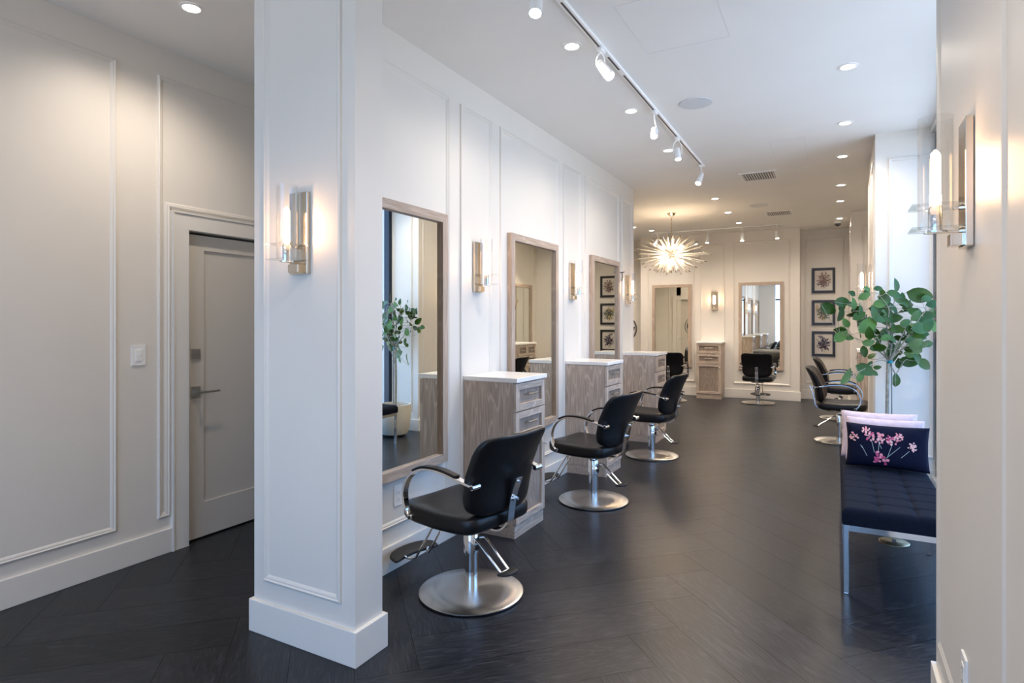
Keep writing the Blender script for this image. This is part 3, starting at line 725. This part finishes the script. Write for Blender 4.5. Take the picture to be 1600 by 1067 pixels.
bm = B(); lathe(bm, [(.125, -.0005), (.125, -.005), (.118, -.006), (.001, -.006)], 40); bmesh.ops.recalc_face_normals(bm, faces=bm.faces)
o = obj('ceiling_speaker', bm, GRILLE, smooth=True, loc=(-.956, 4.772, H)); tag(o, 'round grey ceiling speaker right of the long track', 'speaker', 'ceiling speakers')
c = o.copy(); C.objects.link(c); c.location = (-.99, 9.43, H); tag(c, 'round ceiling speaker farther off, just beyond the first air vent', 'speaker', 'ceiling speakers')
def make_vent():
    t = thing('air_vent', '', 'vent')
    bm = B(); x, y = .20, .22
    for b in ((-x, x, -y, -y+.028), (-x, x, y-.028, y), (-x, -x+.028, -y+.028, y-.028), (x-.028, x, -y+.028, y-.028)): box(bm, *b, -.008, -.0005)
    obj('vent_frame', bm, WHITEM, t)
    bm = B(); box(bm, -x+.028, x-.028, -y+.028, y-.028, -.0015, -.0007); obj('duct_opening', bm, mat('duct_grey', (.22, .22, .22), .7), t)
    bm = B(); n = 13
    for i in range(n):
        xx = -x+.04 + i*(2*x-.08)/(n-1); v = [(xx-.007, -.0018), (xx+.004, -.008), (xx+.006, -.008), (xx-.005, -.0018)]
        a = [bm.verts.new((p[0], -y+.028, p[1])) for p in v]; b = [bm.verts.new((p[0], y-.028, p[1])) for p in v]
        bm.faces.new(a); bm.faces.new(b[::-1])
        for k in range(4): bm.faces.new((a[k], b[k], b[(k+1) % 4], a[(k+1) % 4]))
    bmesh.ops.recalc_face_normals(bm, faces=bm.faces); obj('louvre', bm, WHITEM, t)
    return t
v = make_vent(); place(v, False, (-.784, 7.52, H), 0, 'white louvred ceiling vent, the nearer and larger one', 'ceiling air vents')
place(v, True, (-.778, 10.25, H), 0, 'white louvred ceiling vent near the far wall', 'ceiling air vents')
t = thing('dome_camera', 'small dark dome security camera on the ceiling by the recess', 'security camera', (.038, 11.58, H))
bm = B(); lathe(bm, [(.062, -.0005), (.065, -.02), (.058, -.035), (.05, -.038)], 24); obj('housing', bm, WHITEM, t, smooth=True)
bm = B(); lathe(bm, [(.05, -.038), (.047, -.055), (.035, -.072), (.015, -.082), (.001, -.084)], 24); obj('dome', bm, mat('smoked_dome', (.02, .02, .02), .1), t, smooth=True)

# chandelier
t = thing('chandelier', 'starburst chandelier of clear rods with glowing bulbs on a nickel stem', 'chandelier', (-2.265, 9.446, 2.50))
bm = B(); lathe(bm, [(.070, .6495), (.070, .643), (.045, .615), (.012, .60), (.006, .595)], 28); obj('canopy', bm, NICKEL, t, smooth=True)
bm = B()
for i in range(9):
    z0 = .60-.062*i; seg = [(0, 0, z0), (0, 0, z0-.05)]; tube(bm, seg, .006, 10)
    lathe(bm, [(.002, z0-.050), (.011, z0-.053), (.011, z0-.059), (.002, z0-.062)], 12)
obj('stem', bm, NICKEL, t, smooth=True)
bm = B(); cushion(bm, .05, .05, .05, 1, 1, 8, 14)
for i in range(40):
    z = 1-2*(i+.5)/40; r = math.sqrt(1-z*z); a = i*2.39996; d = Vector((r*math.cos(a), r*math.sin(a), z))
    tube(bm, [d*.048, d*.062], .007, 8)
obj('hub', bm, NICKEL, t, smooth=True)
NR = 92
for i in range(NR):
    z = 1-2*(i+.5)/NR; r = math.sqrt(1-z*z); a = i*2.39996+.4
    d = Vector((r*math.cos(a), r*math.sin(a), z))
    k = .56*r**1.0/(r+1e-6) if False else 1/math.sqrt((r/.58)**2+(z/.285)**2)
    k *= random.uniform(.86, 1.0)
    dd = d*k
    bm = B(); u = dd.normalized()
    tube(bm, [u*.058, dd], .0048, 8, 0); tube(bm, [dd, dd+u*.04], .0062, 8, 1)
    obj('rod', bm, [ROD, NICKEL], t, smooth=True)
for i in range(12):
    a = 2*PI*i/6 + (i >= 6)*PI/6; zz = .09 if i < 6 else -.09
    p = Vector((.20*math.cos(a), .20*math.sin(a), zz*1.5)); u = p.normalized()
    bm = B(); tube(bm, [u*.05, u*.16], .006, 8, 0)
    P = [u*(.16+.07*s) for s in (0, .15, .35, .6, .85, 1)]; tube(bm, P, [.006, .012, .016, .016, .010, .002], 12, 1)
    obj('bulb', bm, [NICKEL, BULBC], t, smooth=True)

# ------------------------------------------------------------------ framed prints
def sprig(seed, inks, n):
    rnd = random.Random(seed); bm = B()
    for i in range(n):
        a = rnd.uniform(0, 2*PI); r0 = rnd.uniform(0, .035); r1 = rnd.uniform(.05, .125)
        cx, cz = rnd.gauss(0, .02), rnd.gauss(0, .025)
        a2 = a + rnd.gauss(0, .35); L = rnd.uniform(.025, .06); wd = rnd.uniform(.003, .010); mi = rnd.randrange(len(inks))
        p = Vector((cx+r1*.75*math.cos(a), cz+r1*math.sin(a))); q = Vector((math.cos(a2), math.sin(a2)))*L; nn = Vector((-q.y, q.x)).normalized()*wd
        y = -.0140 - .00002*i
        def V(p2): return bm.verts.new((max(-.125, min(.125, p2.x)), y, max(-.150, min(.150, p2.y))))
        bm.faces.new((V(p-q*.5), V(p-q*.15+nn), V(p+q*.2+nn*.8), V(p+q*.5), V(p+q*.2-nn*.8), V(p-q*.15-nn))).material_index = mi
        c = Vector((cx*.4, cz*.4)); nn2 = nn.normalized()*.0011
        bm.faces.new((V(c+nn2), V(p+nn2), V(p-nn2), V(c-nn2))).material_index = mi
    return bm
for zc, inks, n, lab in ((2.205, INK[0:3], 150, 'black framed flower print in mauve and umber, top of three'),
                         (1.61, INK[3:6]+[INK[4]], 151, 'black framed flower print in green and ochre, middle of three'),
                         (1.035, INK[6:9], 110, 'black framed flower print in dark violet, bottom of three')):
    t = thing('framed_print', lab, 'picture', (-.19, 12.45, zc), 0, 'framed flower prints on the recess wall')
    bm = B(); x, z, f = .192, .232, .046
    for b in ((-x, x, z-f, z), (-x, x, -z, -z+f), (-x, -x+f, -z+f, z-f), (x-f, x, -z+f, z-f)): box(bm, b[0], b[1], -.032, -.001, b[2], b[3])
    obj('picture_frame', bm, ARTF, t, bevel=.002)
    bm = B(); box(bm, -x+f-.002, x-f+.002, -.013, -.003, -z+f-.002, z-f+.002); obj('paper', bm, PAPER, t)
    obj('ink_drawing', sprig(int(zc*100), inks, n), inks, t)
    bm = B(); bm.faces.new([bm.verts.new(p) for p in ((-x+f, -.020, -z+f), (x-f, -.020, -z+f), (x-f, -.020, z-f), (-x+f, -.020, z-f))]); obj('cover_glass', bm, glass('picture_glass_%d' % n, (.98, .98, .98), .02), t)

# ------------------------------------------------------------------ bench
t = thing('tufted_bench', 'long navy tufted bench on chrome legs by the shop window', 'bench', (0, 0, 0))
bx0, bx1, by0, by1 = .035, .535, 3.63, 5.58
bm = B(); nx, ny = 48, 180; G = {}
cols, rows = 3, 12
for i in range(nx+1):
    for j in range(ny+1):
        x = bx0+(bx1-bx0)*i/nx; y = by0+(by1-by0)*j/ny
        u = (x-bx0)/(bx1-bx0)*cols; v_ = (y-by0)/(by1-by0)*rows
        du = abs(u-round(u)); dv = abs(v_-round(v_))
        iu = 0 < round(u) < cols; iv = 0 < round(v_) < rows
        z = .462
        if iu: z -= .006*math.exp(-(du/.05)**2)
        if iv: z -= .006*math.exp(-(dv/.05)**2)
        if iu and iv: z -= .014*math.exp(-(du*du+dv*dv)/.018)
        e = min(x-bx0, bx1-x, y-by0, by1-y)
        if e < .03: z -= .022*(1-math.sqrt(max(0, 1-(1-e/.03)**2)))
        G[i, j] = bm.verts.new((x, y, z))
for i in range(nx):
    for j in range(ny): bm.faces.new((G[i, j], G[i+1, j], G[i+1, j+1], G[i, j+1]))
ring = [G[i, 0] for i in range(nx)]+[G[nx, j] for j in range(ny)]+[G[i, ny] for i in range(nx, 0, -1)]+[G[0, j] for j in range(ny, 0, -1)]
def off(vv, k, z):
    return bm.verts.new((min(max(vv.co.x, bx0+k), bx1-k) if k > 0 else vv.co.x + (k if vv.co.x > (bx0+bx1)/2 else -k)*-1*(abs(vv.co.x-bx0) < 1e-6 or abs(vv.co.x-bx1) < 1e-6), vv.co.y, z))
prev = ring
for k, z in ((-.004, .42), (-.004, .39), (.0, .37)):
    cur = [off(v, k, z) for v in ring]
    for a in range(len(ring)): bm.faces.new((prev[a], cur[a], cur[(a+1) % len(ring)], prev[(a+1) % len(ring)]))
    prev = cur
bm.faces.new(prev)
bmesh.ops.recalc_face_normals(bm, faces=bm.faces)
obj('seat_cushion', bm, FABRIC, t, smooth=True)
bm = B()
for b in ((bx0+.005, bx1-.005, by0+.01, by0+.035), (bx0+.005, bx1-.005, by1-.035, by1-.01), (bx0+.005, bx0+.03, by0+.01, by1-.01), (bx1-.03, bx1-.005, by0+.01, by1-.01)): box(bm, *b, .335, .369)
obj('bench_frame', bm, CHROME, t, bevel=.002)
for x in (bx0+.004, bx1-.029):
    for y in (by0+.009, 4.50, by1-.034):
        bm = B(); box(bm, x, x+.025, y, y+.025, .006, .369); box(bm, x+.002, x+.023, y+.002, y+.023, 0, .006); obj('leg', bm, CHROME, t, bevel=.002)

# cushions on the bench
def pillow(name, label, m, loc, lean, rz, hx, hz, ht, flowers=False):
    t = thing(name, label, 'cushion', loc, rz, 'cushions on the bench')
    t.rotation_euler = (-lean, 0, rz)
    def shp(x, z): # outline pinch + fullness
        return 1-.05*(1-(z/hz)**2)*0, 0
    def pt(u, v, s):
        # u, v in -1..1
        x = hx*u*(1-.045*(1-v*v)); z = hz*v*(1-.06*(1-u*u))
        th = ht*((1-u**4)*(1-v**4))**.6
        return (x, s*th, z+hz)
    bm = B(); n = 28; g = {}
    for s in (-1, 1):
        for i in range(n+1):
            for j in range(n+1):
                u, v = -1+2*i/n, -1+2*j/n
                if s == 1 and (i in (0, n) or j in (0, n)): g[s, i, j] = g[-1, i, j]; continue
                g[s, i, j] = bm.verts.new(pt(u, v, s))
    for s in (-1, 1):
        for i in range(n):
            for j in range(n):
                f = [g[s, i, j], g[s, i+1, j], g[s, i+1, j+1], g[s, i, j+1]]
                bm.faces.new(f if s == -1 else f[::-1])
    obj('cushion_cover', bm, m, t, smooth='all')
    if flowers:
        rnd = random.Random(3)
        def P(u, v, o=.0015):
            q = pt(u, v, -1); return (q[0], q[1]-o, q[2])
        def fin(nm):
            bmesh.ops.recalc_face_normals(bm, faces=bm.faces); o = obj(nm, bm, [PET1, PET2, PET3, STEMP], t); return o
        def blossom(u, v, r, inks):
            nonlocal bm
            bm = B()
            for k in range(26):
                a = rnd.uniform(0, 2*PI); rr = r*rnd.uniform(.15, 1); s = r*rnd.uniform(.25, .5); cu, cv = u+rr*math.cos(a)*.58, v+rr*math.sin(a)
                mi = rnd.choice(inks); pts = []
                for q in range(6):
                    b = q*PI/3 + a; pts.append(bm.verts.new(P(cu+s*.5*math.cos(b)*.6, cv+s*.5*math.sin(b), .0012+.00003*k)))
                bm.faces.new(pts).material_index = mi
            fin('printed_blossom')
        def stem(u0, v0, u1, v1):
            nonlocal bm
            bm = B()
            n_ = 8; du, dv = u1-u0, v1-v0; L = math.hypot(du, dv); a, b = -dv/L*.006, du/L*.010
            L1 = [bm.verts.new(P(u0+du*k/n_+a, v0+dv*k/n_+b)) for k in range(n_+1)]; L2 = [bm.verts.new(P(u0+du*k/n_-a, v0+dv*k/n_-b)) for k in range(n_+1)]
            for k in range(n_): bm.faces.new((L1[k], L1[k+1], L2[k+1], L2[k])).material_index = 3
            fin('printed_stem')
        for u0, v0, u1, v1 in ((-.18, .25, -.22, -.55), (-.38, .3, -.30, -.3), (.15, .2, .02, -.5), (.33, .05, -.02, -.55), (-.62, -.05, -.48, -.5), (.55, -.1, .35, -.45), (-.2, .2, -.12, -.1), (-.66, 0, -.6, -.15)): stem(u0, v0, u1, v1)
        for u, v, r, k in ((-.50, .72, .16, [1, 0]), (-.82, .38, .17, [0, 1]), (-.42, .47, .20, [0, 1, 2]), (-.20, .42, .24, [1, 0]), (.12, .36, .22, [0, 2, 1]), (.28, .50, .18, [1, 0]), (.62, .10, .17, [1]), (-.16, -.58, .28, [2, 0, 2])):
            blossom(u, v, r*1.2, k)
    return t
ZS = .469
pillow('throw_cushion', 'navy cushion with pink flowers, frontmost on the bench', CUSH, (.300, 4.67, ZS), .16, D(-4), .238, .145, .055, True)
pillow('throw_cushion', 'pale pink cushion directly behind the navy flowered one', PINK, (.295, 4.82, ZS), .16, D(-3), .235, .156, .05)
pillow('throw_cushion', 'pale pink cushion farthest back', PINK, (.270, 4.96, ZS), .16, D(-1), .235, .168, .05)

# floor socket
bm = B(); lathe(bm, [(.088, .0005), (.088, .004), (.082, .007), (.001, .007)], 36); box(bm, -.012, .012, -.035, .035, .007, .009, 1); bmesh.ops.recalc_face_normals(bm, faces=bm.faces)
tag(obj('floor_socket_cover', bm, [BRASS, DARKSLOT], smooth=True, loc=(.34, 4.64, 0)), 'round brass floor socket cover under the bench', 'floor socket')

# ------------------------------------------------------------------ potted tree
t = thing('potted_tree', 'potted rubber tree with a loose round crown of oval green leaves', 'plant', (.405, 5.97, 0))
bm = B(); lathe(bm, [(.135, .012), (.165, .03), (.195, .12), (.205, .28), (.205, .40), (.185, .40), (.185, .33)], 44, cap=False)
bm.faces.new([v for v in bm.verts if abs(v.co.z-.012) < 1e-6]); bmesh.ops.recalc_face_normals(bm, faces=bm.faces); obj('planter', bm, POT, t, smooth=True)
bm = B(); lathe(bm, [(.19, .355), (.10, .365), (.001, .37)], 24, cap=False); obj('soil', bm, SOIL, t, smooth=True)
R_ = Vector((math.cos(YAW), math.sin(YAW), 0)); F_ = Vector((-math.sin(YAW), math.cos(YAW), 0))   # the crown is described across (R_) and through (F_)
def crown(dx, z, dy=0): return R_*dx + F_*dy + Vector((0, 0, z))
bm = B(); tube(bm, smoothpath([(-.012, 0, .36), (-.016, .004, .7), (-.012, 0, 1.0), (-.008, 0, 1.12)], 6), [.0145]*19, 12); obj('trunk', bm, BARK, t, smooth=True)
bm = B(); tube(bm, [(.016, -.004, .36), (.014, -.003, 1.45)], .006, 10); o = obj('support_stake', bm, mat('stake_grey', (.22, .22, .20), .6), t, smooth=True)
bm = B(); lathe(bm, [(.021, 1.095), (.023, 1.10), (.023, 1.115), (.021, 1.12)], 16); obj('plant_tie', bm, TEAL, t, smooth=True)
LV = [(546,163,62,95),(453,181,40,5),(402,193,36,60),(369,185,34,150),(339,206,40,160),(352,224,52,25),(497,219,66,-20),(474,238,68,-15),(262,255,70,0),(204,293,84,-28),
(434,266,62,10),(472,290,58,0),(352,271,50,-10),(271,319,72,75),(367,315,62,100),(316,300,48,90),(258,371,46,120),(340,385,96,35),(255,446,70,35),(308,452,46,-20),
(312,332,60,30),(570,280,84,0),(650,221,110,-12),(668,240,52,10),(602,245,60,-35),(705,268,60,10),(724,305,62,60),(765,318,40,90),(688,310,50,-20),(730,345,90,5),
(765,385,70,-55),(578,400,84,0),(478,402,44,90),(400,352,60,-10),(505,330,60,20),(600,345,80,10),(640,320,70,-30),(668,410,70,20),(690,430,84,-8),(600,432,70,5),
(535,446,86,-50),(640,468,82,-5),(570,478,70,20),(718,492,54,0),(376,478,58,0),(415,535,52,-80),(440,508,50,15),(520,525,52,80),(574,548,96,-100),(646,540,66,0),
(650,590,78,-10),(690,600,70,-35),(610,600,46,90),(424,603,34,60),(464,620,36,0),(446,652,36,-30),(577,691,60,90),(380,632,84,-25),(298,670,82,55),(350,668,50,70),
(460,350,50,-40),(430,310,55,60),(520,300,50,-60),(560,330,60,45),(545,370,60,-20),(620,380,70,40),(500,370,50,20),(470,455,46,-10),(435,450,46,20),(390,365,44,-60),
(630,500,60,15),(680,555,50,-30),(585,510,60,-30),(540,490,50,60),(620,280,60,15),(590,262,50,-60),(655,275,60,60),(545,270,50,20),(750,400,50,40),(700,330,60,0),
(660,450,60,60),(600,565,50,-60),(625,420,50,-70),(480,480,40,40),(415,405,40,-30),(455,300,46,-70)]
mz = lambda zx, zy: ((zx-530)*.001518, 2.001-zy*.001518)
rnd = random.Random(11); tips = []
bmA = B(); uvc = None
def leaf(bm, c, L, ang, yaw, tilt, mi):
    # obovate blade with a folded midrib, ang in the crown's own upright plane
    ax = (R_*math.cos(ang) + Vector((0, 0, 1))*math.sin(ang)); nrm = F_*-1
    nrm = (Matrix.Rotation(tilt, 3, ax) @ nrm).normalized(); ax = (Matrix.Rotation(yaw, 3, Vector((0, 0, 1))) @ ax)
    nrm = (nrm - ax*nrm.dot(ax)).normalized(); sd = ax.cross(nrm).normalized()
    n = 7; mid = []; l1 = []; l2 = []
    for i in range(n+1):
        k = i/n; wv = L*.29*math.sin(PI*k**.80)**.75 if 0 < k < 1 else 0
        p = c + ax*(k-.5)*L - nrm*(.06*L*(2*k-1)**2)
        mid.append(bm.verts.new(p))
        if 0 < i < n: l1.append(bm.verts.new(p + sd*wv + nrm*wv*.22)); l2.append(bm.verts.new(p - sd*wv + nrm*wv*.22))
    for side, fl in ((l1, 0), (l2, 1)):
        fs = [(mid[0], side[0], mid[1])] + [(mid[i+1], side[i], side[i+1], mid[i+2]) for i in range(n-2)] + [(mid[n-1], side[-1], mid[n])]
        for f in fs: bm.faces.new(f if not fl else f[::-1]).material_index = mi
    return c - ax*L*.5
starts = []
for zx, zy, L, a in LV:
    dx, z = mz(zx, zy); dy = rnd.uniform(-.30, .16)
    rr = math.hypot(dx, z-1.40); dy *= max(.25, 1-(rr/.5)**2)
    if dx > .2: dy = min(dy, -.0)
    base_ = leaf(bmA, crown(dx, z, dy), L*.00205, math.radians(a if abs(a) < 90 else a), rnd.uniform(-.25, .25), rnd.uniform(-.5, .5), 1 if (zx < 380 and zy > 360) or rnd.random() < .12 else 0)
    starts.append(base_)
for k in range(48):
    dx = rnd.uniform(-.36, .36); z = rnd.gauss(1.42, .15); dy = rnd.uniform(-.30, .30)
    if (dx/.42)**2+((z-1.42)/.36)**2+(dy/.36)**2 > 1 or z < 1.12: continue
    starts.append(leaf(bmA, crown(dx, z, dy), rnd.uniform(.08, .125), rnd.uniform(-.9, 3.6), rnd.uniform(-1.5, 1.5), rnd.uniform(-1.0, 1.0), 1 if rnd.random() < .15 else 0))
# short twigs carry the leaves, boughs carry the twigs
fork = Vector((-.008, 0, 1.11))
boughs = [[fork, crown(-.05, 1.20), crown(-.12, 1.30, -.04), crown(-.20, 1.42, -.05), crown(-.26, 1.60, -.03)],
          [fork, crown(-.04, 1.17, .03), crown(-.16, 1.26, .05), crown(-.32, 1.32, .02), crown(-.42, 1.34, 0)],
          [fork, crown(-.02, 1.25, -.05), crown(-.10, 1.42, -.12), crown(-.10, 1.55, -.15), crown(-.16, 1.68, -.10)],
          [fork, crown(-.10, 1.12, -.02), crown(-.22, 1.06, -.04), crown(-.34, 1.00, -.05)],
          [fork, crown(.01, 1.30, .02), crown(.03, 1.50, .03), crown(.04, 1.62, 0), crown(.03, 1.70, 0)],
          [fork, crown(.05, 1.22, -.04), crown(.14, 1.38, -.08), crown(.22, 1.52, -.10), crown(.33, 1.58, -.1)],
          [fork, crown(.08, 1.18, .02), crown(.18, 1.27, 0), crown(.28, 1.30, -.04)],
          [fork, crown(-.01, 1.20, -.08), crown(.0, 1.38, -.2), crown(.06, 1.50, -.25)],
          [fork, crown(.03, 1.04, 0), crown(.05, 1.01, -.01), crown(.10, 1.10, -.02), crown(.13, 1.13, -.02)]]
bp_all = []
for b in boughs:
    P = smoothpath(b, 6); n = len(P); bm = B(); tube(bm, P, [.0068-.0050*i/(n-1) for i in range(n)], 8); obj('bough', bm, BARK, t, smooth=True)
    bp_all += P
for s in starts:
    q = min(bp_all, key=lambda p: (p-s).length + (0 if p.z < s.z+.03 else .08)); mid_ = (q+s)/2 + Vector((0, 0, -.012))
    bm = B(); tube(bm, smoothpath([q, mid_, s], 3), .0019, 5); obj('twig', bm, BARK, t, smooth=True)
obj('foliage', bmA, [LEAF, LEAF2], t, smooth='all')

# ------------------------------------------------------------------ switches, outlets, small things
def plate(name, label, cat, tomap, a, z, wa, hz, kind):
    bm = B()
    def bar(p0, p1, q0, q1, h0, h1, mi=0):
        vs = [bm.verts.new(tomap(x, y, h)) for h in (h0, h1) for y in (q0, q1) for x in (p0, p1)]
        for f in ((0, 2, 3, 1), (4, 5, 7, 6), (0, 1, 5, 4), (2, 6, 7, 3), (0, 4, 6, 2), (1, 3, 7, 5)): bm.faces.new([vs[i] for i in f]).material_index = mi
    bar(a-wa, a+wa, z-hz, z+hz, 0, .006)
    if kind == 'switch': bar(a-.018, a+.018, z-.033, z+.033, .006, .010); bar(a-.002, a+.016, z-.004, z+.030, .010, .011)
    else:
        bar(a-.017, a+.017, z-.034, z+.034, .006, .008)
        for dz in (-.019, .019):
            for da in (-.006, .006): bar(a+da-.001, a+da+.001, z+dz-.004, z+dz+.004, .008, .0085, 1)
            bar(a-.002, a+.002, z+dz-.012, z+dz-.008, .008, .0085, 1)
    bmesh.ops.recalc_face_normals(bm, faces=bm.faces)
    return tag(obj(name, bm, [WHITEP, DARKSLOT], bevel=.0008), label, cat)
plate('light_switch', 'white dimmer switch on the hall wall left of the door', 'switch', mx_(XL, 1), 2.09, 1.245, .042, .060, 'switch')
plate('wall_outlet', 'white power outlet under the nearest mirror', 'outlet', mx_(XM, 1), 2.79, .42, .037, .060, 'o')
plate('wall_outlet', 'white power outlet low on the right foreground wall', 'outlet', mx_(.338, -1), 2.185, .405, .037, .060, 'o')
# hook with hanging cord by the third mirror
t = thing('wall_hook', 'small dark hook with a hanging strap at the third mirror corner', 'hook', (XM, 6.86, 2.03))
bm = B(); tube(bm, [(.001, 0, 0), (.075, 0, .0), (.08, 0, .012)], .006, 8); tube(bm, [(.05, -.02, 0), (.05, .03, 0)], .006, 8); obj('hook_arm', bm, BLACKM, t, smooth=True)
bm = B(); tube(bm, smoothpath([(.055, 0, -.003), (.058, 0, -.05), (.05, .0, -.10)], 5), .008, 8); obj('hanging_strap', bm, mat('grey_strap', (.18, .16, .14), .7), t, smooth=True)

# pedestal fan beyond the end of the mirror wall
t = thing('pedestal_fan', 'black pedestal fan half hidden behind the end of the mirror wall', 'fan', (-3.0, 9.3, 0), D(25))
bm = B(); lathe(bm, [(.17, .0), (.17, .02), (.03, .04), (.015, .05)], 28); lathe(bm, [(.012, .05), (.012, 1.08)], 12); obj('stand', bm, BLACKM, t, smooth=True)
bm = B(); c0 = Vector((0, 0, 1.33)); R = .21
for rr, yy in ((R, -.05), (R, .03), (R*.97, -.07), (R*.97, .05)):
    tube(bm, [c0+Vector((rr*math.cos(2*PI*k/40), yy, rr*math.sin(2*PI*k/40))) for k in range(40)], .005 if rr == R else .002, 6, closed=True)
for rr in (.05, .10, .15): tube(bm, [c0+Vector((rr*math.cos(2*PI*k/32), -.085+.1*rr, rr*math.sin(2*PI*k/32))) for k in range(32)], .002, 5, closed=True)
for k in range(36):
    a = 2*PI*k/36; u = Vector((math.cos(a), 0, math.sin(a)))
    tube(bm, [c0+u*.03+Vector((0, -.085, 0)), c0+u*.16+Vector((0, -.082, 0)), c0+u*R+Vector((0, -.05, 0)), c0+u*R+Vector((0, .03, 0)), c0+u*.05+Vector((0, .06, 0))], .0015, 4)
obj('fan_guard', bm, BLACKM, t, smooth=True)
bm = B()
for k in range(4):
    a0 = k*PI/2
    pts = [(.03, -.3, 0), (.17, -.35, .02), (.19, .15, .0), (.10, .45, -.02), (.03, .4, -.01)]
    for h in (0, .003): pass
    vs = [bm.verts.new(c0+Vector((r*math.cos(a0+da), -.02+dy, r*math.sin(a0+da)))) for r, da, dy in pts]
    bm.faces.new(vs)
sol = obj('fan_blades', bm, BLACKM, t); sm = sol.modifiers.new('thick', 'SOLIDIFY'); sm.thickness = .003
bm = B(); tube(bm, [c0+Vector((0, .0, 0)), c0+Vector((0, .16, 0))], .05, 16); tube(bm, [c0+Vector((0, .1, 0)), c0+Vector((0, .1, -.26))], .03, 12); box(bm, -.06, .06, .02, .12, 1.03, 1.12); obj('motor', bm, BLACKM, t, smooth=True)
